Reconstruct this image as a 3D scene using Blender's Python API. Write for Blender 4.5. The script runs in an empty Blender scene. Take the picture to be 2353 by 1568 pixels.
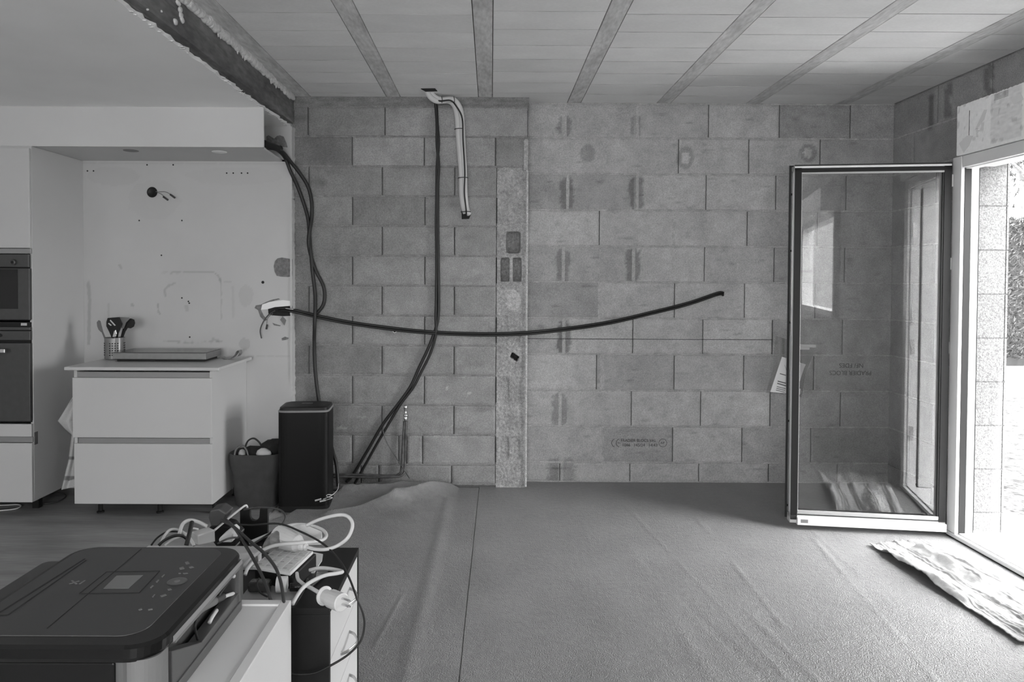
import bpy, bmesh, math, random
from mathutils import Vector, Matrix, noise
random.seed(7)
SC = bpy.context.scene
COL = SC.collection
R = math.radians
# ------------------------------------------------------------------ camera
IW, IH, F = 2353, 1568, 1650.0
CAMZ = 1.457
PITCH, ROLL = math.atan(35.0/F), R(0.26)
PPX, PPY = 1128.0, 675.0
cd = bpy.data.cameras.new('camera'); cam = bpy.data.objects.new('camera', cd); COL.objects.link(cam)
CM = Matrix.Translation((0, 0, CAMZ)) @ Matrix.Rotation(math.pi/2-PITCH, 4, 'X') @ Matrix.Rotation(ROLL, 4, 'Z')
cam.matrix_world = CM
cd.sensor_fit = 'HORIZONTAL'; cd.sensor_width = 36.0
cd.lens = 36.0*F/IW
cd.shift_x = (IW/2-PPX)/IW
cd.shift_y = (PPY-IH/2)/IW
cd.clip_start = 0.05; cd.clip_end = 200
SC.camera = cam
# ------------------------------------------------------------------ world, sun, exposure
SC.view_settings.view_transform = 'Standard'
SC.view_settings.look = 'None'
SC.view_settings.gamma = 1.0
SC.view_settings.use_curve_mapping = False
SC.view_settings.exposure = 1.22
w = bpy.data.worlds.new('sky'); SC.world = w; w.use_nodes = True
bg = w.node_tree.nodes['Background']
bg.inputs[0].default_value = (1, 1, 1, 1); bg.inputs[1].default_value = 9.5
sd = bpy.data.lights.new('sun', 'SUN'); sd.energy = 4.0; sd.angle = R(0.8)
sun = bpy.data.objects.new('sun', sd); COL.objects.link(sun)
sun.rotation_euler = Vector((-0.10, 1.0, -1.25)).to_track_quat('-Z', 'Y').to_euler()
def portal(name, loc, rot, sx, sy):
    l = bpy.data.lights.new(name, 'AREA'); l.shape = 'RECTANGLE'; l.size = sx; l.size_y = sy
    l.cycles.is_portal = True
    o = bpy.data.objects.new(name, l); COL.objects.link(o); o.location = loc; o.rotation_euler = rot
portal('portal_door', (3.05, 3.6, 1.1), (0, R(90), 0), 2.2, 1.0)
portal('portal_window', (3.05, -1.95, 1.64), (0, R(90), 0), 1.3, 2.7)
portal('portal_rear', (-.5, -3.8, 1.5), (R(90), 0, 0), 2.0, 1.3)
portal('portal_kitchen', (-4.75, -2.0, 1.6), (0, R(-90), 0), 1.2, 1.0)

# ------------------------------------------------------------------ pixel -> place helpers
def ray(px, py):
    d = CM.to_3x3() @ Vector(((px-PPX)/F, -(py-PPY)/F, -1.0))
    return d
def atY(px, py, Y):
    d = ray(px, py); t = Y/d.y
    return Vector((d.x*t, Y, CAMZ+d.z*t))
def atX(px, py, X):
    d = ray(px, py); t = X/d.x
    return Vector((X, d.y*t, CAMZ+d.z*t))
def atZ(px, py, Z):
    d = ray(px, py); t = (Z-CAMZ)/d.z
    return Vector((d.x*t, d.y*t, Z))

# ------------------------------------------------------------------ materials
def mat(name, base, rough=0.6, metal=0.0, n=None, n2=None, bump=None, attr=False, stretch=(1, 1, 1), bump2=None, coat=0.0, alpha=None, spec=0.5):
    """n/n2=(scale, amplitude, detail) tone noise; bump=(scale, strength, distance)"""
    m = bpy.data.materials.new(name); m.use_nodes = True
    nt = m.node_tree; N = nt.nodes; L = nt.links
    b = N['Principled BSDF']
    b.inputs['Roughness'].default_value = rough; b.inputs['Metallic'].default_value = metal
    b.inputs['Specular IOR Level'].default_value = spec
    if coat: b.inputs['Coat Weight'].default_value = coat; b.inputs['Coat Roughness'].default_value = 0.05
    if alpha is not None: b.inputs['Alpha'].default_value = alpha
    tc = N.new('ShaderNodeTexCoord'); mp = N.new('ShaderNodeMapping'); mp.inputs['Scale'].default_value = stretch
    L.new(tc.outputs['Object'], mp.inputs['Vector'])
    val = None
    def mul(a, bsock):
        x = N.new('ShaderNodeMath'); x.operation = 'MULTIPLY'
        L.new(a, x.inputs[0])
        if isinstance(bsock, float): x.inputs[1].default_value = bsock
        else: L.new(bsock, x.inputs[1])
        return x.outputs[0]
    v = N.new('ShaderNodeValue'); v.outputs[0].default_value = base; val = v.outputs[0]
    if attr:
        a = N.new('ShaderNodeAttribute'); a.attribute_name = 'tone'
        val = mul(a.outputs['Fac'], val)
    for q in (n, n2):
        if q:
            t = N.new('ShaderNodeTexNoise'); t.inputs['Scale'].default_value = q[0]
            t.inputs['Detail'].default_value = q[2] if len(q) > 2 else 4
            L.new(mp.outputs[0], t.inputs['Vector'])
            mr = N.new('ShaderNodeMapRange'); mr.inputs['From Min'].default_value = 0.3; mr.inputs['From Max'].default_value = 0.7
            mr.inputs['To Min'].default_value = 1-q[1]; mr.inputs['To Max'].default_value = 1+q[1]
            L.new(t.outputs['Fac'], mr.inputs['Value'])
            val = mul(val, mr.outputs[0])
    cc = N.new('ShaderNodeCombineColor')
    for i in range(3): L.new(val, cc.inputs[i])
    L.new(cc.outputs[0], b.inputs['Base Color'])
    prev = None
    for q in (bump, bump2):
        if q:
            t = N.new('ShaderNodeTexNoise'); t.inputs['Scale'].default_value = q[0]; t.inputs['Detail'].default_value = 4
            L.new(mp.outputs[0], t.inputs['Vector'])
            bp = N.new('ShaderNodeBump'); bp.inputs['Strength'].default_value = q[1]; bp.inputs['Distance'].default_value = q[2]
            L.new(t.outputs['Fac'], bp.inputs['Height'])
            if prev: L.new(prev, bp.inputs['Normal'])
            prev = bp.outputs[0]
    if prev: L.new(prev, b.inputs['Normal'])
    return m
def glassmat(name, tint, refl, rough=0.0, boost=1.0):
    m = bpy.data.materials.new(name); m.use_nodes = True
    nt = m.node_tree; N = nt.nodes; L = nt.links; N.clear()
    o = N.new('ShaderNodeOutputMaterial'); mx = N.new('ShaderNodeMixShader')
    t = N.new('ShaderNodeBsdfTransparent'); t.inputs[0].default_value = (tint, tint, tint, 1)
    g = N.new('ShaderNodeBsdfGlossy'); g.inputs['Roughness'].default_value = rough; g.inputs[0].default_value = (1, 1, 1, 1)
    f = N.new('ShaderNodeFresnel'); f.inputs[0].default_value = refl
    mm = N.new('ShaderNodeMath'); mm.operation = 'MULTIPLY'; mm.inputs[1].default_value = boost; mm.use_clamp = True
    L.new(f.outputs[0], mm.inputs[0]); L.new(mm.outputs[0], mx.inputs[0])
    L.new(t.outputs[0], mx.inputs[1]); L.new(g.outputs[0], mx.inputs[2]); L.new(mx.outputs[0], o.inputs[0])
    return m
MT = dict(
    block=mat('concrete_block', 0.46, 0.95, n=(9, .10), n2=(160, .20, 2), bump=(220, .55, .004), attr=True, spec=.2),
    rubble=mat('broken_concrete', 0.36, 0.95, n=(60, .2), n2=(220, .30, 2), bump=(140, .8, .005), attr=True, spec=.2),
    slab=mat('ceiling_block', 0.80, 0.9, n=(3, .04), n2=(60, .03), bump=(200, .12, .002), attr=True, stretch=(1, 2, 1), spec=.2),
    joist=mat('joist_concrete', 0.62, 0.85, n=(14, .16), n2=(60, .16), bump=(60, .4, .004), stretch=(1, .25, 1), spec=.3),
    beam=mat('beam_concrete', 0.18, 0.9, n=(5, .35), n2=(40, .2), bump=(40, .5, .006), stretch=(1, .3, 1), spec=.3),
    plaster=mat('painted_plaster', 0.53, 0.75, n=(3, .03), attr=True, bump=(60, .08, .002), spec=.3),
    board=mat('plasterboard_ceiling', 0.90, 0.8, n=(2, .03), bump=(50, .05, .002), spec=.3),
    soffit=mat('soffit_board', 0.60, 0.8, n=(2, .03), bump=(50, .05, .002), spec=.3),
    foam=mat('expanding_foam', 0.72, 0.8, n=(40, .15), bump=(70, .6, .01)),
    sheet=mat('floor_membrane', 0.275, 0.33, n=(3.5, .10), n2=(40, .07, 3), bump=(42, .55, .007), bump2=(200, 1.0, .006), stretch=(1.0, .7, 1), spec=.45),
    wood=mat('laminate_floor', 0.22, 0.42, n=(2.2, .22), n2=(14, .16, 5), stretch=(.5, 5, 1), bump=(30, .05, .002)),
    white=mat('white_lacquer', 0.53, 0.35, n=(2, .02)),
    whitedesk=mat('white_melamine', 0.68, 0.4, n=(3, .02)),
    groove=mat('aluminium_channel', 0.30, 0.4, metal=.3),
    steel=mat('brushed_steel', 0.24, 0.36, metal=.45, n=(30, .06)),
    ovensteel=mat('dark_oven_steel', 0.075, 0.4, metal=.3, n=(30, .06)),
    steel2=mat('bright_steel', 0.62, 0.25, metal=.9),
    blackglass=mat('black_glass', 0.012, 0.08),
    hobglass=mat('hob_glass', 0.05, 0.18),
    black=mat('black_plastic', 0.012, 0.45, n=(20, .1), spec=.28),
    blackbin=mat('black_satin_metal', 0.005, 0.45, spec=.22),
    conduit=mat('black_conduit', 0.014, 0.5),
    printer=mat('printer_grey', 0.042, 0.42, n=(200, .06)),
    printerd=mat('printer_black', 0.007, 0.16, spec=.3),
    printers=mat('printer_side', 0.09, 0.35),
    greymid=mat('grey_plastic', 0.16, 0.5),
    print_=mat('printed_mark', 0.18, 0.5),
    screen=mat('lcd_off', 0.16, 0.3),
    cablew=mat('white_cable', 0.62, 0.45),
    cableg=mat('grey_cable', 0.045, 0.5),
    plug=mat('white_plug', 0.60, 0.4),
    frame=mat('white_door_frame', 0.70, 0.35, n=(3, .02)),
    frameg=mat('grey_door_profile', 0.34, 0.4),
    rubber=mat('black_gasket', 0.010, 0.6),
    alu=mat('anthracite_profile', 0.010, 0.5, spec=.25),
    polys=mat('polystyrene_box', 0.88, 0.85, attr=True, n=(50, .04), bump=(90, .15, .003)),
    towel=mat('striped_cotton', 0.50, 0.95, attr=True, n=(120, .06), bump=(320, .5, .002), spec=.1),
    bag=mat('dark_woven_bag', 0.060, 0.8, n=(12, .18), bump=(50, .3, .006)),
    cloth=mat('black_cloth', 0.02, 0.9, bump=(30, .6, .01)),
    paper=mat('paper', 0.72, 0.8),
    ink=mat('ink', 0.10, 0.8),
    stamp=mat('stamp_ink', 0.085, 0.95),
    pipe=mat('copper_pipe', 0.13, 0.45, metal=.5, n=(30, .3)),
    insul=mat('insulated_pipe', 0.66, 0.5),
    dark=mat('hole_dark', 0.02, 0.95),
    hole=mat('torn_board', 0.20, 0.95, n=(60, .25), bump=(80, .8, .01)),
    gravel=mat('gravel', 0.050, 0.95, n=(9, .6), n2=(30, .7), bump=(40, .9, .02), spec=.1),
    paving=mat('pale_paving', 0.62, 0.9, n=(4, .05)),
    hedge=mat('hedge_leaf', 0.030, 0.7, n=(30, .4)),
    garden=mat('sky_screen_grey', 0.22, 0.9, n=(4, .1)),  # for the added outdoor screen that dims the mirrored sky
    hedgein=mat('hedge_core', 0.02, 0.9),
    bark=mat('bark', 0.12, 0.9, n=(20, .3)),
    glass=glassmat('door_glass', 0.93, 1.5, 0.0, 1.5),
    pouch=glassmat('clear_plastic', 0.86, 1.45, 0.12, 2.5),
    extw=mat('exterior_block', 0.17, 0.95, n=(130, .35, 2), bump=(150, .6, .006), attr=True, spec=.1),
)

# ------------------------------------------------------------------ mesh builder
class MB:
    def __init__(s): s.v = []; s.f = []; s.t = []
    def add(s, vs, fs, tone=1.0):
        o = len(s.v); s.v += [tuple(v) for v in vs]
        s.f += [tuple(i+o for i in f) for f in fs]
        s.t += (list(tone) if isinstance(tone, (list, tuple)) else [tone]*len(vs))
        return s
    def box(s, a, b, tone=1.0):
        x0, y0, z0 = a; x1, y1, z1 = b
        x0, x1 = min(x0, x1), max(x0, x1); y0, y1 = min(y0, y1), max(y0, y1); z0, z1 = min(z0, z1), max(z0, z1)
        return s.add([(x0,y0,z0),(x1,y0,z0),(x1,y1,z0),(x0,y1,z0),(x0,y0,z1),(x1,y0,z1),(x1,y1,z1),(x0,y1,z1)],
                     [(0,3,2,1),(4,5,6,7),(0,1,5,4),(1,2,6,5),(2,3,7,6),(3,0,4,7)], tone)
    def prism(s, pts, off, tone=1.0):
        """polygon of 3D points extruded by vector off"""
        n = len(pts); off = Vector(off); P = [Vector(p) for p in pts]
        vs = P+[p+off for p in P]
        fs = [tuple(range(n)), tuple(reversed(range(n, 2*n)))]
        fs += [(i, (i+1) % n, n+(i+1) % n, n+i) for i in range(n)]
        return s.add(vs, fs, tone)
    def tube(s, pts, r, seg=8, smooth=6, cap=True):
        P = catmull([Vector(p) for p in pts], smooth) if smooth > 1 and len(pts) > 2 else [Vector(p) for p in pts]
        n = len(P); rr = r if isinstance(r, (list, tuple)) else None
        T = [(P[min(i+1, n-1)]-P[max(i-1, 0)]).normalized() for i in range(n)]
        up = Vector((0, 0, 1)) if abs(T[0].z) < .9 else Vector((1, 0, 0))
        nn = T[0].cross(up).normalized()
        vs = []; fs = []
        for i in range(n):
            nn = (nn - T[i]*nn.dot(T[i])).normalized(); bb = T[i].cross(nn)
            q = (rr[0]+(rr[1]-rr[0])*i/(n-1)) if rr else r
            for k in range(seg):
                a = 2*math.pi*k/seg
                vs.append(P[i]+nn*math.cos(a)*q+bb*math.sin(a)*q)
        for i in range(n-1):
            for k in range(seg):
                k2 = (k+1) % seg
                fs.append((i*seg+k, i*seg+k2, (i+1)*seg+k2, (i+1)*seg+k))
        if cap:
            fs.append(tuple(reversed(range(seg)))); fs.append(tuple((n-1)*seg+k for k in range(seg)))
        return s.add(vs, fs)
    def lathe(s, prof, c=(0, 0, 0), seg=24, axis=None):
        vs = []; fs = []; n = len(prof)
        q = axis.to_track_quat('Z', 'Y') if axis is not None else None
        for (r, z) in prof:
            for k in range(seg):
                a = 2*math.pi*k/seg
                p = Vector((r*math.cos(a), r*math.sin(a), z))
                if q: p = q @ p
                vs.append(p+Vector(c))
        for i in range(n-1):
            for k in range(seg):
                k2 = (k+1) % seg
                fs.append((i*seg+k, i*seg+k2, (i+1)*seg+k2, (i+1)*seg+k))
        fs.append(tuple(reversed(range(seg)))); fs.append(tuple((n-1)*seg+k for k in range(seg)))
        return s.add(vs, fs)
    def grid(s, fn, nu, nv, tone=None):
        vs = []; tn = []
        for j in range(nv+1):
            for i in range(nu+1):
                p = fn(i/nu, j/nv); vs.append(p)
                tn.append(tone(i/nu, j/nv, p) if tone else 1.0)
        fs = [(j*(nu+1)+i, j*(nu+1)+i+1, (j+1)*(nu+1)+i+1, (j+1)*(nu+1)+i) for j in range(nv) for i in range(nu)]
        return s.add(vs, fs, tn)
    def loft(s, rings, cap=True, tone=1.0):
        n = len(rings[0]); vs = [p for r in rings for p in r]; fs = []
        for i in range(len(rings)-1):
            for k in range(n):
                k2 = (k+1) % n
                fs.append((i*n+k, i*n+k2, (i+1)*n+k2, (i+1)*n+k))
        if cap: fs.append(tuple(reversed(range(n)))); fs.append(tuple((len(rings)-1)*n+k for k in range(n)))
        return s.add(vs, fs, tone)
    def build(s, name, m, parent=None, bevel=0, smooth=False, solid=0, loc=None, fix=True):
        me = bpy.data.meshes.new(name); me.from_pydata(s.v, [], s.f); me.materials.append(MT[m])
        at = me.attributes.new('tone', 'FLOAT', 'POINT'); at.data.foreach_set('value', [float(t) for t in s.t])
        if fix:
            bm = bmesh.new(); bm.from_mesh(me); bmesh.ops.recalc_face_normals(bm, faces=bm.faces); bm.to_mesh(me); bm.free()
        if smooth:
            me.polygons.foreach_set('use_smooth', [True]*len(me.polygons))
        me.update()
        o = bpy.data.objects.new(name, me); COL.objects.link(o)
        if loc is not None:
            me.transform(Matrix.Translation(-Vector(loc))); o.location = loc
        if parent is not None:
            o.parent = parent
            if loc is None: o.matrix_parent_inverse = parent.matrix_world.inverted() if False else Matrix.Translation(-parent.location) if parent.get('flat') else Matrix()
        if solid:
            md = o.modifiers.new('thickness', 'SOLIDIFY'); md.thickness = solid; md.offset = 0
        if bevel:
            md = o.modifiers.new('bevel', 'BEVEL'); md.width = bevel; md.segments = 2; md.limit_method = 'ANGLE'
        return o
def catmull(P, k):
    out = []
    for i in range(len(P)-1):
        p0 = P[max(i-1, 0)]; p1 = P[i]; p2 = P[i+1]; p3 = P[min(i+2, len(P)-1)]
        for j in range(k):
            t = j/k
            out.append(0.5*((2*p1)+(-p0+p2)*t+(2*p0-5*p1+4*p2-p3)*t*t+(-p0+3*p1-3*p2+p3)*t**3))
    out.append(P[-1]); return out
def tag(o, label, cat, group=None, kind=None):
    if label: o['label'] = label
    if cat: o['category'] = cat
    if group: o['group'] = group
    if kind: o['kind'] = kind
    return o
def struct(o): o['kind'] = 'structure'; return o
def thing(name, loc, label, cat, group=None):
    """Empty at the thing's base; parts are given in world metres and moved under it"""
    o = bpy.data.objects.new(name, None); COL.objects.link(o); o.location = loc; o['flat'] = 1
    o.empty_display_size = .05
    return tag(o, label, cat, group)
def text_mesh(name, body, size, m, M, parent=None, bold=0.0):
    c = bpy.data.curves.new(name, 'FONT'); c.body = body; c.size = size; c.align_x = 'CENTER'; c.align_y = 'CENTER'
    c.extrude = 0.0004; c.offset = bold
    t = bpy.data.objects.new(name, c); COL.objects.link(t)
    bpy.context.view_layer.update()
    me = bpy.data.meshes.new_from_object(t.evaluated_get(bpy.context.evaluated_depsgraph_get()))
    bpy.data.objects.remove(t)
    me.transform(M); me.materials.clear(); me.materials.append(MT[m])
    o = bpy.data.objects.new(name, me); COL.objects.link(o)
    if parent is not None: o.parent = parent
    return o
def nz(p, s, seed=0): return noise.noise(Vector(p)*s+Vector((seed, seed*1.7, 0)))

# ------------------------------------------------------------------ main planes
YB, YL, XR = 5.12, 4.97, 2.85          # right back wall, left back wall, right wall
YK, XE = 4.91, -1.40                   # kitchen wall, edge of the kitchen ceiling
ZC, ZK = 2.705, 2.486                  # main ceiling, kitchen ceiling
XJ = atY(1213, 700, YB).x              # step between the two block walls

def subtract(rects, op):
    out = []
    for (a, b, c, d) in rects:
        x0, x1, y0, y1 = op
        if b <= x0 or a >= x1 or d <= y0 or c >= y1: out.append((a, b, c, d)); continue
        if a < x0: out.append((a, x0, c, d))
        if b > x1: out.append((x1, b, c, d))
        a2, b2 = max(a, x0), min(b, x1)
        if c < y0: out.append((a2, b2, c, y0))
        if d > y1: out.append((a2, b2, y1, d))
    return out
def block_wall(mb, rows, to3d, stain=None, tones=None, ops=(), step=0.0125, seed=1, jw=0.0035, dep=0.014, tone_amp=.14, mortar_tone=1.12, jmort=()):
    """rows: list of (z_low, z_high, [u joints incl. ends]); to3d(u, z, d) with d = depth behind the face"""
    rnd = random.Random(seed)
    for ri, (z0, z1, us) in enumerate(rows):
        for ci, (a, b) in enumerate(zip(us[:-1], us[1:])):
            t0 = 1+rnd.uniform(-tone_amp, tone_amp)
            if tones and ri in tones and ci < len(tones[ri]): t0 = tones[ri][ci]
            off = rnd.uniform(0, .003)
            rr = [(a+jw, b-jw, z0+.005, z1-.005)]
            for op in ops: rr = subtract(rr, op)
            for (ua, ub, za, zb) in rr:
                if ub-ua < .01 or zb-za < .01: continue
                nu = max(1, int((ub-ua)/step)); nv = max(1, int((zb-za)/step))
                base = len(mb.v)
                def fn(i, j):
                    u = ua+(ub-ua)*i; z = za+(zb-za)*j
                    rim = min(u-ua, ub-u, z-za, zb-z)
                    d = off+.0012*nz((u, z, 0), 30, seed)+(.0035 if rim < 1e-6 else 0)
                    wob = .0022*nz((u*1.0, z*1.0, 3), 45, seed) if rim < 1e-6 else 0
                    return to3d(u+wob, z+wob, d)
                def tn(i, j, p):
                    u = ua+(ub-ua)*i; z = za+(zb-za)*j
                    t = t0*(1+.10*nz((u, z, 1), 5, seed)+.07*nz((u, z, 2), 22, seed))
                    if stain: t *= stain(u, z)
                    return t
                mb.grid(fn, nu, nv, tn)
                # thin sides back to the joint
                c = [(ua, za), (ub, za), (ub, zb), (ua, zb)]
                mb.add([to3d(u, z, off+.003) for u, z in c]+[to3d(u, z, dep) for u, z in c],
                       [(i, (i+1) % 4, 4+(i+1) % 4, 4+i) for i in range(4)], .6)
    # horizontal mortar beds, flush and rough
    for k, (z0, z1, us) in enumerate(rows):
        for zz in ((z0,) if k else (z0, z1)):
            rr = [(us[0], us[-1], zz-.006, zz+.006)]
            for op in ops: rr = subtract(rr, op)
            for (ua, ub, za, zb) in rr:
                if zb-za < .002: continue
                n = max(2, int((ub-ua)/.015))
                def fm(i, j):
                    u = ua+(ub-ua)*i
                    e = .004*nz((u, zz, 5), 30, seed)+.002*nz((u, zz, 5), 90, seed)
                    z = (za-.001 if j == 0 else (zb+.001 if j == 1 else (za+zb)/2))+(e if 0 < j < 1 or j == 0 else -e)
                    return to3d(u, z, .0035+.003*nz((u, j, zz), 40, seed)-(.002 if 0 < j < 1 else 0))
                mb.grid(fm, n, 2, lambda i, j, p: mortar_tone*(1+.22*nz((ua+(ub-ua)*i, zz, 9), 30, seed))*(1.0 if 0 < j < 1 else .78))
    # vertical joints filled with mortar
    for (u0, u1, z0, z1) in jmort:
        n = 12
        mb.grid(lambda i, j: to3d(u0+(u1-u0)*i+.003*nz((i, j, z0), 9), z0+(z1-z0)*j, .002+.003*nz((i*3, j*8, z0), 3)), 3, n,
                lambda i, j, p: 1.0+.22*nz((i*2, j*8, z0), 2))

def ell(u, z, cu, cz, ru, rz): return ((u-cu)/ru)**2+((z-cz)/rz)**2
# ------------------------------------------------------------------ wall_back, right part
def zb_(y, x=1500, Y=YB): return atY(x, y, Y).z
def xb_(x, y=700, Y=YB): return atY(x, y, Y).x
XC = XR
lines = [238]+[317.6+82.9*k for k in range(10)]+[1109]
joints = [[1215, 1296, 1461, 1624, 1786, 1948], [1215, 1387, 1556, 1717, 1880], [1215, 1303, 1462, 1620, 1780, 1941],
          [1215, 1376, 1546, 1715, 1876], [1215, 1294, 1455, 1618, 1778, 1940], [1215, 1382, 1550, 1711, 1873],
          [1215, 1296, 1455, 1616, 1776, 1937], [1215, 1372, 1551, 1711, 1872], [1215, 1289, 1453, 1613, 1773, 1935],
          [1215, 1380, 1549, 1709, 1868], [1215, 1289, 1451, 1610, 1771, 1930]]
rowsR = []
for k in range(11):
    rowsR.append((max(0.0, zb_(lines[k+1])), min(ZC, zb_(lines[k])), [XJ-.02]+[xb_(x) for x in joints[k][1:]]+[XC+.02]))
streaks = []
for (x, k, dk, wpx) in [(1296, 0, .62, 12), (1461, 0, .72, 9), (1303, 2, .60, 12), (1462, 2, .58, 13), (1294, 4, .66, 12), (1455, 4, .58, 13),
                        (1296, 6, .50, 12), (1286, 8, .66, 14), (1289, 10, .7, 24)]:
    zc = (lines[k]+lines[k+1])/2
    streaks.append((xb_(x, zc), zb_(zc+(14 if k == 0 else 2), x), wpx/322*1.15, .115 if k != 0 else .075, dk))
rings = [(xb_(1350, 353), zb_(353, 1350), .052, .062, .72, False), (xb_(1575, 363), zb_(363, 1575), .055, .078, .68, True), (xb_(1857, 352), zb_(352, 1857), .058, .062, .68, True)]
def stainR(u, z):
    t = 1.0
    n = .5*nz((u, z, 7), 20)+.4*nz((u, z, 7), 60)
    for (cu, cz, ru, rz, dk) in streaks:
        if abs(u-cu) < ru*2 and abs(z-cz) < rz*1.6:
            e = (abs((u-cu)/ru)**2+abs((z-cz)/rz)**6)+n*1.6
            core = abs(u-cu) < ru*.22
            if e < 1: t *= (dk if not core else .95)
            elif e < 1.4: t *= dk+(1-dk)*(e-1)/.4
    for (cu, cz, ru, rz, dk, hollow) in rings:
        if abs(u-cu) < ru*1.6 and abs(z-cz) < rz*1.6:
            e = ell(u, z, cu, cz, ru, rz)+n*.3
            if e < 1: t *= (dk if e > .3 or not hollow else 1.08)
            elif e < 1.25: t *= dk+(1-dk)*(e-1)/.25
    # scuffs near the courses
    q = nz((u*.6, z*2.2, 11), 16)
    if q > .42: t *= 1-.9*(q-.42)
    return t
jm = []
TR = {0: [1.0, .93, .98, 1.04, .74, .78], 1: [1.0, 1.0, 1.07, .97, .80], 2: [.84, .86, 1.08, 1.07, .96, .9], 3: [1.08, 1.05, 1.07, .88, .84], 4: [.88, .90, 1.08, .96, .86, .84],
      5: [.78, 1.04, 1.05, 1.02, .86], 6: [.92, 1.08, 1.03, 1.10, .80, .80], 7: [1.08, .90, 1.01, .82, .78], 8: [1.06, 1.0, 1.10, 1.12, .86, .8], 9: [.92, .84, 1.07, .88, .74], 10: [.84, 1.0, 1.0, .95, .85, .8]}
for (x_, k_) in ((1296, 0), (1461, 0), (1303, 2), (1462, 2), (1294, 4), (1455, 4), (1296, 6), (1289, 8)):
    jm.append((xb_(x_)-.011, xb_(x_)+.011, rowsR[k_][0]+.004, rowsR[k_][1]-.004))
for (xa, xb2, k) in [(1379, 1395, 1), (1538, 1555, 3), (1374, 1390, 5), (1372, 1390, 9), (1380, 1390, 7)]:
    jm.append((xb_(xa), xb_(xb2), rowsR[k][0]+.004, rowsR[k][1]-.004))
mb = MB()
block_wall(mb, rowsR, lambda u, z, d: (u, YB+d, z), stainR, seed=3, jmort=jm, tones=TR, tone_amp=.13, mortar_tone=1.02)
wall_back = struct(mb.build('wall_back', 'block', fix=False))
mbk = MB().box((XJ-.1, YB+.012, -.1), (XC+.2, YB+.2, ZC+.15), .35)
mbk.build('mortar_core', 'block', wall_back)
# horizontal saw line in one course
y7 = zb_(780)
MB().box((XJ, YB-.0002, y7-.0018), (xb_(1776), YB+.004, y7+.0018)).build('saw_cut', 'dark', wall_back)
# ink stamps
def stampM(px, py, Y, s=1, rot=0, dy=.0015):
    p = atY(px, py, Y)
    return Matrix.Translation((p.x, Y-dy, p.z)) @ Matrix.Rotation(R(90), 4, 'X') @ Matrix.Rotation(rot, 4, 'Z')
text_mesh('lettering', 'FRADIER BLOCS VAL', .030, 'stamp', stampM(1467, 1013, YB) @ Matrix.Diagonal((.92, 1, 1, 1)), wall_back)
text_mesh('lettering', '1046   145/24   14:43', .030, 'stamp', stampM(1470, 1023.5, YB) @ Matrix.Diagonal((.98, 1, 1, 1)), wall_back)
text_mesh('lettering', 'NF', .022, 'stamp', stampM(1523, 1018.5, YB), wall_back)
mk = MB()
def arc(cx, cy, r, a0, a1, Y, wd=.0016, n=14):
    c = atY(cx, cy, Y)
    return [(c.x+r*math.cos(R(a0+(a1-a0)*i/n)), Y-.0012, c.z+r*math.sin(R(a0+(a1-a0)*i/n))) for i in range(n+1)]
mk.tube(arc(1523, 1018.5, .029, 0, 360, YB), .0014, 5, 1)
mk.tube(arc(1415, 1018.5, .030, 110, 250, YB), .0018, 5, 1)
mk.tube(arc(1425.5, 1018.5, .030, 110, 250, YB), .0018, 5, 1)
c_ = atY(1420, 1018.5, YB); mk.tube([(c_.x-.002, YB-.0012, c_.z), (c_.x+.016, YB-.0012, c_.z)], .0016, 5, 1)
mk.build('stamp_mark', 'stamp', wall_back)
text_mesh('lettering', 'PRADIER BLOCS', .044, 'stamp', stampM(1954, 857, YB, rot=math.pi) @ Matrix.Diagonal((.95, 1, 1, 1)), wall_back)
text_mesh('lettering', 'NF/ FDES', .044, 'stamp', stampM(1956, 840, YB, rot=math.pi), wall_back)

# ------------------------------------------------------------------ wall_back, left part
def zl(y, x=900): return atY(x, y, YL).z
def xl(x, y=700): return atY(x, y, YL).x
XP0, XP1 = xl(1141), xl(1210)
ln = [245+68.6*k for k in range(13)]+[1113]
rowsL = []
for k in range(13):
    js = [710, 878, 1044] if k % 2 == 0 else [810, 976]
    if k == 11: js = [810, 917, 935, 972]
    if k == 12: js = [748, 830, 871, 1039]
    us = [-1.75]+[xl(x+(0 if k > 0 else 6)) for x in js]+[XP0]
    if k < 2: us = [-1.75]+[xl(x) for x in (([708, 884, 1050]) if k == 0 else [809, 974, 1137])]+[XP1+.004]
    rowsL.append((max(0, zl(ln[k+1])), zl(ln[k]), us))
TL = {0: [.95, 1.0, 1.12, 1.12], 1: [.82, 1.18, 1.12, .92], 2: [.92, .95, 1.0, .95], 3: [1.0, .84, .98], 4: [.9, .95, 1.0, .98], 5: [.92, 1.02, 1.08], 6: [.95, .98, 1.0, 1.0], 7: [.95, 1.03, 1.05], 8: [.82, .82, .98, 1.0], 9: [.93, .97, 1.05], 10: [1.0, .95, .98, 1.05], 11: [1.1, 1.05, 1.0, 1.12, 1.08], 12: [.9, .92, .95, .95, 1.0]}
def tone_stainL(u, z):
    q = nz((u*.7, z*1.5, 21), 9); t = .55+.12*max(0, min(1, (u+1.36)/.9))  # tone lowered over the whole wall, most at the left end
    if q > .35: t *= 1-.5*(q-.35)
    for (px, py, rw, rh, k) in [(785, 985, .04, .012, 1.5), (830, 960, .03, .012, 1.25), (1027, 892, .01, .008, 1.6), (1078, 902, .012, .008, 1.6), (963, 901, .006, .006, 1.5), (1145, 800, .02, .05, 1.2)]:
        c = (xl(px), zl(py))
        if ell(u, z, c[0], c[1], rw, rh)+nz((u, z, 4), 60)*.8 < 1: t *= k
    return t
mb = MB()
block_wall(mb, rowsL, lambda u, z, d: (u, YL+d, z), tone_stainL, seed=9, tones=TL, tone_amp=.10, mortar_tone=.60, jw=.0048)
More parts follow.
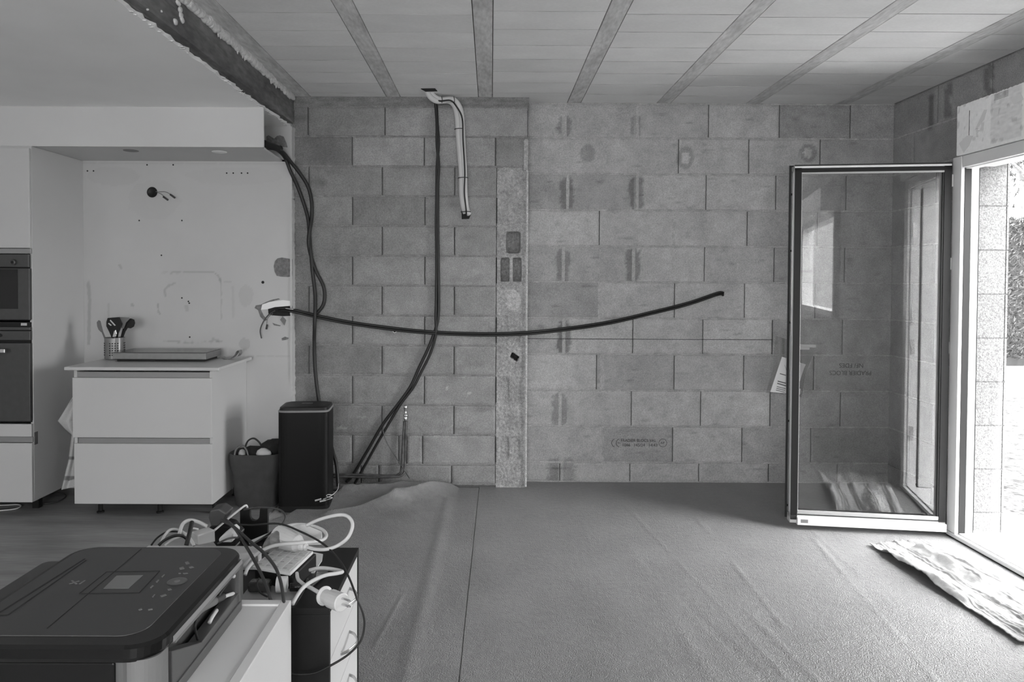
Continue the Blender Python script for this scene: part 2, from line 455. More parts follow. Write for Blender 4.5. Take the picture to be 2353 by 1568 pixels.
# concrete strip on top
mb.grid(lambda i, j: (-1.75+(XP1+1.76)*i, YL+.002+.003*nz((i*3, j, 0), 9), zl(245)+(ZC-zl(245))*j), 160, 5,
        lambda i, j, p: .50+.15*nz((i*12, j*2, 1), 2))
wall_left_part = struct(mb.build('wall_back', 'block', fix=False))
MB().box((-1.8, YL+.012, -.1), (XP0+.002, YL+.16, ZC+.1), .3).box((XP0+.002, YL+.10, -.1), (XP1, YL+.16, ZC+.1), .3).box((XP0+.002, YL+.012, zl(376, 1170)), (XP1, YL+.099, ZC+.1), .3).build('mortar_core', 'block', wall_left_part)
# broken block ends column
hollows = [  # px rect x0,x1,y0,y1 , depth
    (1163, 1196, 532, 582, .06, 1), (1150, 1171, 592, 648, .05, 1), (1178, 1198, 592, 648, .05, 1),
    (1146, 1170, 865, 930, .010, 0), (1177, 1198, 865, 930, .010, 0), (1146, 1170, 1002, 1060, .013, 0), (1177, 1196, 1002, 1060, .013, 0),
    (1148, 1168, 725, 788, .006, 0), (1176, 1196, 725, 788, .006, 0), (1148, 1168, 458, 520, .004, 0), (1176, 1196, 458, 520, .004, 0), (1172, 1193, 810, 832, .09, 2)]
HH = []
for (a, b, c, d, dp, kk) in hollows:
    HH.append((xl((a+b)/2, (c+d)/2), zl((c+d)/2, 1170), (b-a)/2/332, (d-c)/2/332, dp, kk))
def col_fn(i, j):
    u = XP0+(XP1-XP0)*i; z = zl(380, 1170)*j
    d = .004+.004*nz((u, z, 0), 60)+.003*nz((u, z, 0), 140)
    for (cu, cz, ru, rz, dp, kk) in HH:
        e = abs((u-cu)/ru)**4+abs((z-cz)/rz)**6
        if kk == 2: e = (abs((u-cu+(z-cz)*.5)/ru)+abs((z-cz)/rz))**2
        if e < 1: d += dp*(1-e**(6 if kk else 1.5))*(.85+.15*nz((u, z, 2), 40))
    return (u, YL+d, z)
def col_tn(i, j, p):
    u = p[0]; z = p[2]
    t = 1.05+.25*nz((u, z, 5), 10)+.2*nz((u, z, 5), 60)
    if ell(u, z, xl(1180), zl(690, 1180), .05, .07)+nz((u, z, 8), 30)*.5 < 1: t = 1.35
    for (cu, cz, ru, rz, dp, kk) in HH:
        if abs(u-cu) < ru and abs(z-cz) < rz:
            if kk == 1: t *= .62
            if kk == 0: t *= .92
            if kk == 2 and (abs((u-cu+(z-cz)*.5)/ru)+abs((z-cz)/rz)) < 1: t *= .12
    return t
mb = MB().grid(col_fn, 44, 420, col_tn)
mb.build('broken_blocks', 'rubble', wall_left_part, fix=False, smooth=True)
for k in range(3, 13):
    if k % 2 == 1:
        z0, z1 = rowsL[k][0], rowsL[k][1]
        MB().box((XP0-.004, YL-.0015, z0+.02), (XP0+.002, YL+.01, z1-.01)).build('open_joint', 'dark', wall_left_part)
# return face + mortar + light bead
mb = MB().grid(lambda i, j: (XP1+.001, YL+(YB-YL)*i, ZC*j), 6, 120, lambda i, j, p: .7+.2*nz((i, j*20, 0), 2))
mb.build('wall_return', 'rubble', wall_left_part, fix=False)
pts = []
mb = MB()
zt = zl(392, 1213)
mb.grid(lambda i, j: (XP1-.006+.012*i+.0015*nz((0, j*30, 1), 2), YL-.012+.004*abs(i-.5), .01+(zt-.01)*j), 2, 120, lambda i, j, p: 1.5)
mb.build('plaster_bead', 'rubble', wall_left_part, solid=.004, fix=False)
mb = MB()
zt2, zt3 = zl(320, 1208), zl(392, 1208)
mb.grid(lambda i, j: (XP1-.026+.030*i+.004*nz((i, j*9, 4), 2), YL-.008+.008*nz((i*2, j*9, 4), 2), zt3+(zt2-zt3)*j), 4, 30, lambda i, j, p: 1.25+.3*nz((i, j*20, 0), 2))
mb.build('mortar_lump', 'rubble', wall_left_part, solid=.012, fix=False, smooth=True)
# hole where the insulated pipes leave
h = atY(1071, 494, YL)
MB().prism([(h.x-.03, YL-.002, h.z-.03), (h.x+.02, YL-.002, h.z-.028), (h.x+.036, YL-.002, h.z+.01), (h.x+.02, YL-.002, h.z+.035), (h.x-.032, YL-.002, h.z+.034)], (0, .01, 0)).build('pipe_hole', 'dark', wall_left_part)

# ------------------------------------------------------------------ wall_right (with door and window openings)
rowsX = []
zs = [0.0]+[z for z in reversed([r[0] for r in rowsR][:-1])]+[ZC]
DO = (3.12, 4.09, -1, 2.13)            # rough opening of the door (u = Y)
WO = (-3.3, -.6, 1.01, 2.28)
for k in range(len(zs)-1):
    us = [-3.6]; u = YB-(.25 if k % 2 else .5)-.5*19
    while u < YB-.05:
        if u > -3.5: us.append(u)
        u += .5
    us.append(YB+.01)
    rowsX.append((zs[k], zs[k+1], us))
def stainX(u, z):
    t = .86
    for (px, py) in ((2138, 255), (2178, 232), (2270, 188)):
        p = atX(px, py, XR)
        if abs(u-p.y)+.03*nz((u, z, 3), 25) < .03 and abs(z-p.z) < .11: t *= .6
    if z > 2.46: t *= .9
    return t
mb = MB()
block_wall(mb, rowsX, lambda u, z, d: (XR+d, u, z), stainX, ops=(DO, WO), seed=17, step=.025, jw=.0025)
wall_right = struct(mb.build('wall_right', 'block', fix=False))
mb = MB()
rr = [(-3.6, YB+.2, -.1, ZC+.1)]
for op in (DO, WO): rr = subtract(rr, op)
for (a, b, c, d) in rr: mb.box((XR+.01, a, c), (XR+.0855, b, d), .8)
mb.build('wall_core', 'block', wall_right)
# sunlit outer reveal of the door opening
mb = MB()
zr = [2.13-.25*k for k in range(9)]+[-.15]
for k in range(9):
    a, b = zr[k+1]+.004, zr[k]-.004
    t = random.uniform(.9, 1.05)
    mb.box((XR-.113, 4.0805+.002*random.random(), a), (XR+.070, 4.0855, b), t)
    mb.box((XR+.074, 4.079, a), (XR+.086, 4.10, b), t*.97)
mb.box((XR-.113, 4.0825, -.15), (XR+.085, 4.0858, 2.13), .6)
mb.build('outer_reveal', 'extw', wall_right)
# rear and kitchen side walls, out of view, openings added for fill light
mb = MB(); rr = [(-4.8, 3.0, -.1, ZC+.1)]
for op in ((-1.5, .5, .85, 2.15),): rr = subtract(rr, op)
for (a, b, c, d) in rr: mb.box((a, -3.75, c), (b, -3.55, d))
struct(mb.build('wall_rear', 'plaster'))
mb = MB(); rr = [(-3.75, 5.2, -.1, ZC+.1)]
for op in ((-2.5, -1.5, 1.0, 2.2),): rr = subtract(rr, op)
for (a, b, c, d) in rr: mb.box((-4.8, a, c), (-4.65, b, d))
struct(mb.build('wall_left', 'plaster'))
def window_frame(name, org, ax, L_, z0, z1, wd=.06, dp=.07, mull=1):
    mb = MB()
    def bx(u0, u1, a, b, d0=0, d1=dp):
        if ax == 'x': mb.box((org[0]+u0, org[1]+d0, a), (org[0]+u1, org[1]+d1, b))
        else: mb.box((org[0]+d0, org[1]+u0, a), (org[0]+d1, org[1]+u1, b))
    bx(0, L_, z0, z0+wd); bx(0, L_, z1-wd, z1); bx(0, wd, z0, z1); bx(L_-wd, L_, z0, z1)
    for m in range(mull):
        u = L_*(m+1)/(mull+1); bx(u-wd*.6, u+wd*.6, z0, z1)
    return struct(mb.build(name, 'frame', bevel=.004))
window_frame('window_1', (XR-.06, -3.3), 'y', 2.7, 1.01, 2.28, .07, .15, 0)
o_ = MB().box((XR-.22, -3.4, 2.285), (XR-.001, -.55, 2.56)).build('shutter_box', 'polys', bevel=.005)
tag(o_, 'white polystyrene roller shutter box above the window behind the camera', 'shutter box')
window_frame('window_fill_rear', (-1.5, -3.7), 'x', 2.0, .85, 2.15, mull=1)  # unseen window, added so sky light fills the room from behind
window_frame('window_fill_left', (-4.75, -2.5), 'y', 1.0, 1.0, 2.2)  # another unseen window, added for more fill from the kitchen side

# ------------------------------------------------------------------ ceilings
bays = []
jx = [-1.36, -.723, -.090, .537, 1.171, 1.803, 2.437]
JW = .092
JX = [(x, x+JW) for x in jx]; JX[0] = (-1.36, -1.25)
cm = MB(); rnd = random.Random(5)
edges = []
for i in range(7):
    a = JX[i][1]; b = JX[i+1][0] if i < 6 else XR
    edges.append((a, b))
offs = [0, .02, -.03, 0.0, .03, -.02, .01]
for i, (a, b) in enumerate(edges):
    y = YB if i > 2 else YL
    yy = 4.88+offs[i]
    cuts = [YB if i >= 2 else YB]
    while yy > -3.6: cuts.append(yy); yy -= .245
    cuts.append(-3.6)
    for c1, c0 in zip(cuts[:-1], cuts[1:]):
        t = 1+rnd.uniform(-.05, .05)
        g = rnd.choice([.0012, .0020, .0035])
        n = 6
        cm.grid(lambda u, v: (a+.004+(b-a-.008)*u, c0+g+(c1-c0-2*g)*v, ZC+.0015*nz((u, v, i), 3)), n, 3, lambda u, v, p: t*(1+.03*nz((p[0], p[1], 0), 7)))
        cm.add([(a+.004, c0+g, ZC), (b-.004, c0+g, ZC), (b-.004, c1-g, ZC), (a+.004, c1-g, ZC), (a+.004, c0+g, ZC+.03), (b-.004, c0+g, ZC+.03), (b-.004, c1-g, ZC+.03), (a+.004, c1-g, ZC+.03)],
               [(0, 1, 5, 4), (1, 2, 6, 5), (2, 3, 7, 6), (3, 0, 4, 7)], .8)
ceil = struct(cm.build('ceiling', 'slab', fix=False))
MB().box((-1.7, -3.75, ZC+.025), (XR+.2, YB+.2, ZC+.2), .3).build('slab_topping', 'slab', ceil)
jl = ['bare concrete ceiling joist running beside the dark beam, leftmost of the seven joists',
      'bare concrete ceiling joist passing left of the hole for the white pipes',
      'bare concrete ceiling joist running almost straight away, right of the hole for the white pipes',
      'bare concrete ceiling joist meeting the wall above the round stain nearest the wall step',
      'bare concrete ceiling joist meeting the wall above the second round stain from the left',
      'bare concrete ceiling joist meeting the wall left of the open glazed door',
      'bare concrete ceiling joist closest to the right wall, rightmost of the seven joists']
for i, (a, b) in enumerate(JX):
    y1 = YL-.001 if i < 3 else YB-.001
    if i == 0: a += .002
    j = MB().box((a, -3.54, ZC-.002), (b, y1, ZC+.024)).build('ceiling_joist', 'joist', bevel=.002)
    tag(j, jl[i], 'joist', 'concrete joists of the bare ceiling')
# dropped kitchen ceiling with its torn edge
N_ = 240
poly = [(-4.66, -3.56, ZK), (-4.66, YK, ZK)]
edge = []
for k in range(N_+1):
    y = YK-(YK+3.56)*k/N_
    e = .012*nz((y, 0, 0), 9)+.007*nz((y, 0, 0), 40)+.004*nz((y, 0, 3), 110)
    xx = XE+e+(.018 if y > 4.37 else 0)*min(1, (y-4.37)/.3+.3 if y > 4.37 else 0)
    edge.append((xx, y, ZK))
mb = MB().prism(poly+edge, (0, 0, .013))
mb.grid(lambda i, j: (edge[int(i*N_)][0]+(.0 if j == 0 else .012+.012*nz((i*60, 0, 0), 3)), edge[int(i*N_)][1], ZK+(.001 if j == 0 else .010+.006*nz((i*90, 0, 0), 2))), N_, 1)
kc = struct(mb.build('ceiling', 'board'))
MB().box((-4.66, -3.56, ZK+.05), (-1.62, YK+.3, ZC+.1)).build('floor_above', 'beam', kc)
# torn scraps
mb = MB()
for k in range(60):
    y = random.uniform(2.3, 4.9); x = XE+random.uniform(-.004, .014); s = random.uniform(.004, .011)
    mb.prism([(x-s, y-s, ZK-.001), (x+s*.8, y-s*.5, ZK-.002), (x+s, y+s, ZK+.003), (x-s*.4, y+s*1.5, ZK-.001)], (0, 0, .004))
mb.build('torn_paper', 'foam', kc)
# soffit box over the kitchen wall
XS = -1.381; YS = 4.37; ZS = 2.246
mb = MB().box((-4.66, YS, ZS), (XS, YS+.013, ZK))
pl = [(-4.66, YS+.0132, ZS), (XS, YS+.0132, ZS)]
for k in range(13):
    t = k/12; p = (XS+(.225)*t*0+.0, 0, 0)
    px = 606+(655-606)*t; py = 343+(376-343)*t
    q = atZ(px, py, ZS); pl.append((q.x+.004*nz((t*9, 0, 0), 3), min(q.y, YK), ZS))
pl.append((-1.36, YK, ZS)); pl.append((-4.66, YK, ZS))
mb.prism(pl, (0, 0, .013))
sof = struct(mb.build('trim_1', 'soffit'))
for k, (px, py, rx) in enumerate(((301, 346, 15), (504, 349, 14))):
    c = atZ(px, py, ZS)
    MB().lathe([(.036, -.003), (.044, -.003), (.046, 0)][::1], (c.x, c.y, ZS), 28).build('spotlight_cover', 'greymid' if k == 0 else 'board', sof)
# concrete beam
bx0, bx1 = -1.62, -1.36
prof = [(bx0, 2.505), (-1.40, 2.505), (-1.395, 2.512), (bx1-.006, 2.518), (bx1, 2.525), (bx1, ZC-.10), (bx1-.004, ZC-.095), (bx1-.004, ZC+.15), (bx0, ZC+.15)]
mb = MB()
ys = [-3.55+(YL+3.55)*k/120 for k in range(121)]
mb.loft([[(x+(.002*nz((y, z, x), 12) if x > -1.5 else 0), y, z) for (x, z) in prof] for y in ys])
beam = struct(mb.build('trim_2', 'beam'))
# foam along the beam top
mb = MB(); rnd = random.Random(3)
def blob(c, r, sc=(1, 1, 1)):
    bm = bmesh.new(); bmesh.ops.create_icosphere(bm, subdivisions=2, radius=r)
    vs = []
    for v in bm.verts:
        q = v.co.copy(); q *= 1+.35*nz(q+Vector(c), 1/r*.9)
        vs.append((c[0]+q.x*sc[0], c[1]+q.y*sc[1], c[2]+q.z*sc[2]))
    fs = [tuple(v.index for v in f.verts) for f in bm.faces]; bm.free()
    mb.add(vs, fs)
y = 2.0
while y < YL-.03:
    wdt = .017+.015*(.5+.5*nz((y, 0, 0), 4))*(1.5 if y < 4.3 else 1)
    blob((bx1+.002, y, ZC-.012-rnd.uniform(0, .012)), wdt, (.6, 1.4, .9))
    if rnd.random() < .10: blob((bx1+.003, y, ZC-.04), .008, (.6, 1, 2.4))
    y += .016
for (px, py) in ((410, 8), (414, 22), (416, 36), (418, 45), (403, 50), (428, 4), (440, 10)):
    c = atX(px, py, bx1+.003); blob((c.x, c.y, min(c.z, ZC-.006)), .015, (.5, 1.3, 1.0))
for (px, py) in ((371, 26), (339, 22)):
    c = atX(px, py, bx1+.002); blob((c.x, c.y, c.z), .005)
tag(mb.build('foam_bead', 'foam', smooth=True), 'ragged bead of pale expanding foam along the top of the dark beam', 'foam bead')

# ------------------------------------------------------------------ wall_kitchen (plaster with stains and damage)
def kx(x, y=500): return atY(x, y, YK).x
def kz(y, x=400): return atY(x, y, YK).z
strokes = [  # (points px, width m, factor)
    ([(370, 627), (430, 626), (490, 625), (503, 635), (508, 650)], 0.0037, 0.776), ([(507, 640), (509, 690), (508, 735)], 0.0031, 0.840),
    ([(380, 680), (378, 665), (390, 655), (402, 652)], 0.0050, 0.792), ([(363, 700), (364, 715), (368, 722)], 0.0043, 0.744),
    ([(375, 783), (420, 787), (510, 786)], 0.0031, 0.776), ([(203, 650), (206, 690), (204, 790)], 0.0081, 0.776), ([(249, 700), (250, 730)], 0.0056, 0.872),
    ([(275, 610), (278, 616)], 0.0062, 0.776), ([(303, 700), (306, 703)], 0.0062, 0.760), ([(428, 705), (430, 712)], 0.0087, 0.840), ([(490, 780), (500, 783)], 0.0074, 0.808),
    ([(535, 660), (536, 730)], 0.0062, 0.920), ([(510, 650), (530, 648)], 0.0037, 0.872), ([(190, 375), (665, 377)], 0.0031, 0.920), ([(560, 820), (668, 819)], 0.0025, 0.888)]
S3 = []
for pts, wd, f in strokes: S3.append(([(kx(a, b), kz(b, a)) for a, b in pts], wd, f))
patches = [((565, 680), 17, 24, .92), ((562, 791), 13, 14, .86), ((355, 460), 60, 45, .97), ((260, 405), 60, 22, .95), ((540, 405), 110, 20, .97)]
def segd(p, a, b):
    ax, ay = a; bx_, by = b; dx, dy = bx_-ax, by-ay; l = dx*dx+dy*dy
    t = max(0, min(1, ((p[0]-ax)*dx+(p[1]-ay)*dy)/l)) if l else 0
    return math.hypot(p[0]-ax-t*dx, p[1]-ay-t*dy)
def plast(i, j, p):
    u, z = p[0], p[2]; t = 1+.02*nz((u, z, 0), 3)
    for pts, wd, f in S3:
        bb = 0.03
        xs = [q[0] for q in pts]; zs_ = [q[1] for q in pts]
        if u < min(xs)-bb or u > max(xs)+bb or z < min(zs_)-bb or z > max(zs_)+bb: continue
        d = min(segd((u, z), pts[k], pts[k+1]) for k in range(len(pts)-1))+.006*nz((u, z, 1), 40)
        if d < wd: t *= f
        elif d < wd*1.8: t *= f+(1-f)*(d-wd)/(wd*.8)
    for (c, rx, rz_, f) in patches:
        e = ell(u, z, kx(c[0], c[1]), kz(c[1], c[0]), rx/336, rz_/336)+nz((u, z, 6), 20)*.25
        if e < 1: t *= f
    return t
XKE = atY(671, 600, YK).x
mb = MB()
nu, nv = 330, 225
mb.grid(lambda i, j: (-3.5+(XKE+3.5)*i + (.004*nz((0, j*40, 0), 2)+.002*nz((0, j*110, 0), 2) if i == 1 else 0), YK+.0005*nz((i*9, j*9, 0), 2), ZK*j), nu, nv, plast)
wk = struct(mb.build('wall_back', 'plaster', fix=False))
mb = MB()
mb.grid(lambda i, j: (XKE+.004*nz((0, j*40, 0), 2)+.002*nz((0, j*110, 0), 2)+(.005 if i == 1 else 0)*(1+nz((0, j*50, 3), 2)), YK+(YL-YK-.001)*i, ZK*j), 1, nv, lambda i, j, p: 1.0)
mb.box((-4.66, YK+.002, 0), (XKE-.008, YK+.05, ZK+.02))
mb.box((-4.66, YK, 0), (-3.49, YK+.04, ZK+.02))
mb.build('board_edge', 'plaster', wk)
# thin plaster lip running down the broken edge
mb = MB(); e0 = atY(668, 300, YK)
mb.grid(lambda i, j: (XKE-.012+.013*i+.003*nz((i, j*60, 2), 2), YK-.0035, .75+(kz(300, 670)-.75)*j), 2, 160, lambda i, j, p: 1.0)
mb.build('corner_bead', 'plaster', wk, solid=.004)
# screw holes
mb = MB()
for (px, py) in [(201, 393), (215, 393), (338, 379), (398, 379), (521, 398), (536, 398), (555, 398), (569, 398), (320, 507), (418, 507), (371, 587), (433, 693), (435, 697), (418, 685), (436, 775)]:
    c = atY(px, py, YK); mb.lathe([(.0055, 0), (.0055, .003)], (c.x, YK-.0012, c.z), 10, Vector((0, 1, 0)))
c = atY(604, 649, YK); mb.lathe([(.010, 0), (.010, .003)], (c.x, YK-.0012, c.z), 14, Vector((0, 1, 0)))
mb.build('screw_hole', 'dark', wk)
def patch(pts, m, Y=YK, d=.0015, th=.003, name='torn_patch', par=None):
    P = [atY(a, b, Y) for a, b in pts]
    return MB().prism([(p.x, Y-d, p.z) for p in P], (0, th, 0)).build(name, m, par or wk)
patch([(632, 600), (638, 594), (648, 592), (660, 594), (672, 596), (672, 635), (662, 637), (645, 636), (636, 634), (631, 625), (629, 612)], 'hole')
patch([(585, 708), (588, 702), (600, 700), (612, 694), (625, 689), (640, 686), (644, 688), (628, 692), (614, 697), (603, 707), (600, 713), (593, 713)], 'hole')
patch([(593, 713), (600, 713), (606, 725), (614, 735), (608, 738), (598, 728)], 'hole')
patch([(616, 710), (626, 706), (672, 703), (672, 726), (650, 727), (624, 725), (617, 721)], 'dark')
patch([(603, 700), (620, 694), (650, 690), (668, 692), (668, 703), (632, 706), (614, 711), (600, 712)], 'board', d=.004)
patch([(644, 735), (650, 727), (658, 736), (654, 748)], 'greymid', d=.006)
patch([(647, 778), (655, 774), (664, 777), (660, 781), (648, 783)], 'hole')
patch([(626, 742), (633, 745), (645, 748), (644, 750), (630, 748)], 'hole')
patch([(612, 314), (617, 311), (626, 316), (630, 319), (636, 313), (643, 311), (652, 314), (658, 328), (661, 339), (650, 338), (640, 345), (612, 345)], 'hole', name='wall_hole')
def cable(name, pts, r, m, label, cat, group=None, Y=None, seg=8, loc=None):
    P = [(atY(a[0], a[1], (a[2] if len(a) > 2 else Y))) for a in pts]
    o = MB().tube(P, r, seg, 6).build(name, m, smooth=True)
    return tag(o, label, cat, group)
c = atY(907, 761, YL); MB().lathe([(.010, .0), (.014, .001), (.014, .004), (.010, .004)], (c.x, YL-.003, c.z), 16, Vector((0, 1, 0))).build('wall_plug', 'paper', wall_left_part); MB().lathe([(.009, 0), (.009, .002)], (c.x, YL-.0035, c.z), 12, Vector((0, 1, 0))).build('plug_hole', 'dark', wall_left_part)
# box hole with wires, on the kitchen wall
c = atY(350, 442, YK)
jb = thing('junction_box', (c.x, YK-.002, c.z), 'round recessed junction box with two loose wires on the kitchen wall', 'junction box')
MB().lathe([(.034, 0), (.036, -.002), (.033, -.004), (.028, -.002), (.027, -.001)], (c.x, YK-.001, c.z), 28, Vector((0, 1, 0))).build('box_rim', 'black', jb, smooth=True)
MB().lathe([(.030, 0), (.030, .001)], (c.x, YK-.0006, c.z), 28, Vector((0, 1, 0))).build('box_cavity', 'dark', jb)
for pts in ([(358, 441, YK-.008), (368, 441, YK-.02), (380, 441, YK-.03), (392, 447, YK-.03)], [(362, 443, YK-.008), (370, 446, YK-.02), (378, 453, YK-.03)]):
    MB().tube([atY(*p) for p in pts], .0022, 6, 5).build('wire', 'greymid', jb, smooth=True)
for a, b in (((391, 447), (402, 455)), ((375, 452), (386, 460))):
    MB().tube([atY(a[0], a[1], YK-.03), atY(b[0], b[1], YK-.03)], .0065, 10, 1).build('wire_connector', 'cableg', jb, smooth=True)

# ------------------------------------------------------------------ floor
mb = MB().box((-4.7, -3.7, -.06), (-1.36, YK+.05, 0)).box((-1.36, -3.7, -.06), (XR+.1, YB+.05, -.012))
fl = struct(mb.build('floor', 'wood'))
def seamx(y): return -.072-.014*(YB-y)+.003*nz((y, 0, 0), 2)
SX = []
for (px1, py1, px2, py2, h_, wd_) in [(1440, 1165, 1815, 1568, .004, .010), (1600, 1190, 1800, 1440, .005, .012), (1440, 1250, 1640, 1568, .004, .03), (1480, 1290, 1760, 1568, -.004, .02),
                                  (1870, 1240, 2150, 1568, .006, .012), (1340, 1200, 1380, 1340, .003, .012), (1720, 1410, 1880, 1568, .004, .015), (1860, 1215, 2060, 1400, .003, .008)]:
    a = atZ(px1, py1, 0); b = atZ(px2, py2, 0); SX.append(((a.x, a.y), (b.x, b.y), h_, wd_))
def fh(x, y):
    h_ = .0010*nz((x, y, 0), 2.5)+.0005*nz((x, y*.5, 4), 9)
    for a, b, hh, wd_ in SX:
        d = segd((x, y), a, b)+.008*nz((x, y, 1), 6)
        if abs(d) < wd_*3: h_ += hh*.9*(.55+.9*nz((x, y, 8), 3.0))*math.exp(-(d/wd_)**2)
    return h_
mb = MB()
y0f = -3.5
def fs_(i, j):
    y = (YB-.002)-(YB-1.6)*j if j <= 1 else 0
    xs = seamx(y); x = xs+(XR-.002-xs)*i
    return (x, y, max(-.006, fh(x, y))*min(1, (1-j)*20+.3))
mb.grid(fs_, 230, 280)
mb.add([(seamx(1.6), 1.6, 0), (XR, 1.6, 0), (XR, -3.5, 0), (-.15, -3.5, 0)], [(0, 1, 2, 3)])
sh1 = tag(mb.build('floor_membrane', 'sheet', smooth=True, fix=False), 'wide grey floor membrane sheet with faint creases reaching the open door', 'floor sheet')
# left sheet, crumpled up against the wall
def left_edge(y):
    e = -1.36
    if y > 4.2: e = -1.36+(y-4.2)*.62+.02*nz((y, 0, 0), 5)
    return e
b1 = atZ(1030, 1130, 0)
def lh(x, y):
    z = .003+.002*nz((x, y, 0), 3)
    # long band
    d = segd((x, y), (atZ(1030, 1150, 0).x, atZ(1030, 1150, 0).y), (atZ(930, 1568, 0).x, atZ(930, 1568, 0).y))
    z += .006*math.exp(-(d/.035)**2)
    d2 = segd((x, y), (atZ(925, 1370, 0).x, atZ(925, 1370, 0).y), (atZ(860, 1490, 0).x, atZ(860, 1490, 0).y)); z += .004*math.exp(-(d2/.006)**2)
    # crumples near the wall
    k = max(0, min(1, (y-4.05)/.75)); kx_ = max(0, min(1, (-.22-x)/.25))
    z += k*kx_*(.035*(.5+nz((x*1.2+y*.4, y*1.6, 2), 3.0))+.012*abs(nz((x, y, 3), 9)))
    d3 = segd((x, y), (-.62, 4.60), (-.28, 4.93)); z += .075*math.exp(-abs(d3)/.075)*kx_**.5
    d4 = segd((x, y), (-.98, 4.78), (-.60, 4.84)); z += .050*math.exp(-abs(d4)/.06)
    d5 = segd((x, y), (-.98, 4.35), (-.55, 4.62)); z += .028*math.exp(-abs(d5)/.06)
    return max(.001, z)
mb = MB()
def fl_(i, j):
    y = (YL-.012)-(YL-1.6)*j
    a, b = left_edge(y), seamx(y)-.003
    x = a+(b-a)*i
    z = lh(x, y)
    if i > .985: z = min(z, .004)
    if i < .02: z = max(z*.3, .001)
    return (x, y-(.02*nz((x, 0, 0), 5)**2 if j == 0 else 0), z)
mb.grid(fl_, 150, 300)
mb.add([(-1.36, 1.6, .002), (seamx(1.6)-.003, 1.6, .002), (-.153, -3.5, .002), (-1.36, -3.5, .002)], [(0, 3, 2, 1)])
tag(mb.build('floor_membrane', 'sheet', smooth=True, fix=False), 'crumpled grey floor membrane sheet left of the seam, rucked up at the wall', 'floor sheet')
MB().box((-1.36, -3.5, -.013), (XR, YB, -.0115)).build('screed', 'block', fl)

# ------------------------------------------------------------------ glazed door: frame, shutter box, open leaf
FX = 2.615                              # inner face of the frame
door = bpy.data.objects.new('door_1', None); COL.objects.link(door); struct(door)
def frame_bar(mbx, a, b): mbx.box(a, b)
FY1 = 4.085; FZ1 = 2.150
mb = MB()
for (x0, x1, w0, w1) in [(FX, FX+.020, 0, .075), (FX+.057, FX+.066, 0, .078), (FX+.072, FX+.104, 0, .070)]:
    mb.box((x0, FY1-w1, .03), (x1, FY1-w0, FZ1))
mb.build('frame_jamb', 'frame', door, bevel=.003)
mb = MB()
mb.box((FX+.0205, FY1-.076, .035), (FX+.0565, FY1-.001, FZ1-.07)); mb.box((FX+.0662, FY1-.062, .035), (FX+.0718, FY1, FZ1-.06)); mb.box((FX+.1042, FY1-.068, .035), (FX+.110, FY1, FZ1-.07))
mb.build('door_gasket', 'alu', door)
mb = MB()
for (x0, x1, w1) in [(FX, FX+.020, .065), (FX+.020, FX+.075, .072), (FX+.095, FX+.18, .06)]:
    mb.box((x0+.0004, 3.175, FZ1-w1), (x1, FY1-.083, FZ1-.0004))
mb.build('frame_head', 'frame', door, bevel=.003)
MB().box((FX+.075, 3.10, FZ1-.045), (FX+.095, FY1, FZ1)).build('door_gasket', 'frameg', door)
mb = MB()
for (x0, x1, w1) in [(FX, FX+.020, .075), (FX+.020, FX+.075, .082), (FX+.095, FX+.18, .070), (FX+.18, FX+.36, .02)]:
    mb.box((x0, 3.09, .03), (x1, 3.09+w1, FZ1))
mb.build('frame_jamb', 'frame', door, bevel=.003)
MB().box((FX+.075, 3.09, .035), (FX+.095, 3.145, FZ1-.06)).build('door_gasket', 'alu', door)
for z_ in (.35, .95, 1.15, 1.75):
    MB().box((FX+.03, 3.172, z_), (FX+.055, 3.176, z_+.10)).build('strike_plate', 'steel2', door)
mb = MB()
for (x0, x1, z1_) in [(FX-.002, FX+.02, .028), (FX+.026, FX+.07, .034), (FX+.078, FX+.20, .026), (FX+.20, FX+.36, .015)]:
    mb.box((x0, 3.09, .006), (x1, FY1, z1_))
mb.build('threshold', 'frame', door, bevel=.002)
MB().box((FX, 3.09, 0), (FX+.24, FY1, .012)).build('threshold_seal', 'alu', door)
# fill between frame and block wall
MB().box((FX+.03, FY1+.001, 0), (XR-.001, FY1+.021, FZ1)).build('frame_packing', 'extw', door)
for py0, py1 in ((401, 430), (592, 621), (785, 813), (972, 1000), (1160, 1187)):
    a = atX(2188-(py0-401)*.024, (py0+py1)/2, FX)
    MB().box((FX-.012, a.y-.014, a.z-.035), (FX-.0005, a.y+.012, a.z+.035)).build('hinge', 'frame', door, bevel=.003)
# shutter box with pencil notes and torn stickers
SXB = 2.600; SY1 = atX(2199, 300, SXB).y; SZ1 = atX(2199, 246, SXB).z
def boxtone(i, j, p):
    y, z = p[1], p[2]; t = 1.0
    for (px0, px1, py0, py1, f) in ((2276, 2349, 205, 322, .80),):
        a = atX(px0, py1, SXB); b = atX(px1, py0, SXB)
        if b.y < y < a.y and a.z-.02 < z < b.z+.03: t *= .86+.14*nz((y*1.0, z*6, 0), 22)
    q = nz((y, z, 5), 25)
    if q > .38: t *= .8
    return t
mb = MB().grid(lambda i, j: (SXB+.0015*nz((0, i*30, j*8), 1), SY1-(SY1-3.03)*i, FZ1+.004+(SZ1-FZ1-.004)*j+(.004*nz((i*60, 0, 0), 1) if j == 1 else 0)), 260, 30, boxtone)
mb.box((SXB+.004, 3.03, FZ1+.003), (XR-.001, SY1-.001, SZ1-.003))
sbx = tag(mb.build('shutter_box', 'polys'), 'white polystyrene roller shutter box with torn stickers above the door frame', 'shutter box')
mb = MB()
a = atX(2228, 254, SXB); b = atX(2228, 311, SXB)
mb.box((SXB-.001, a.y-.002, b.z), (SXB+.002, a.y+.002, a.z))
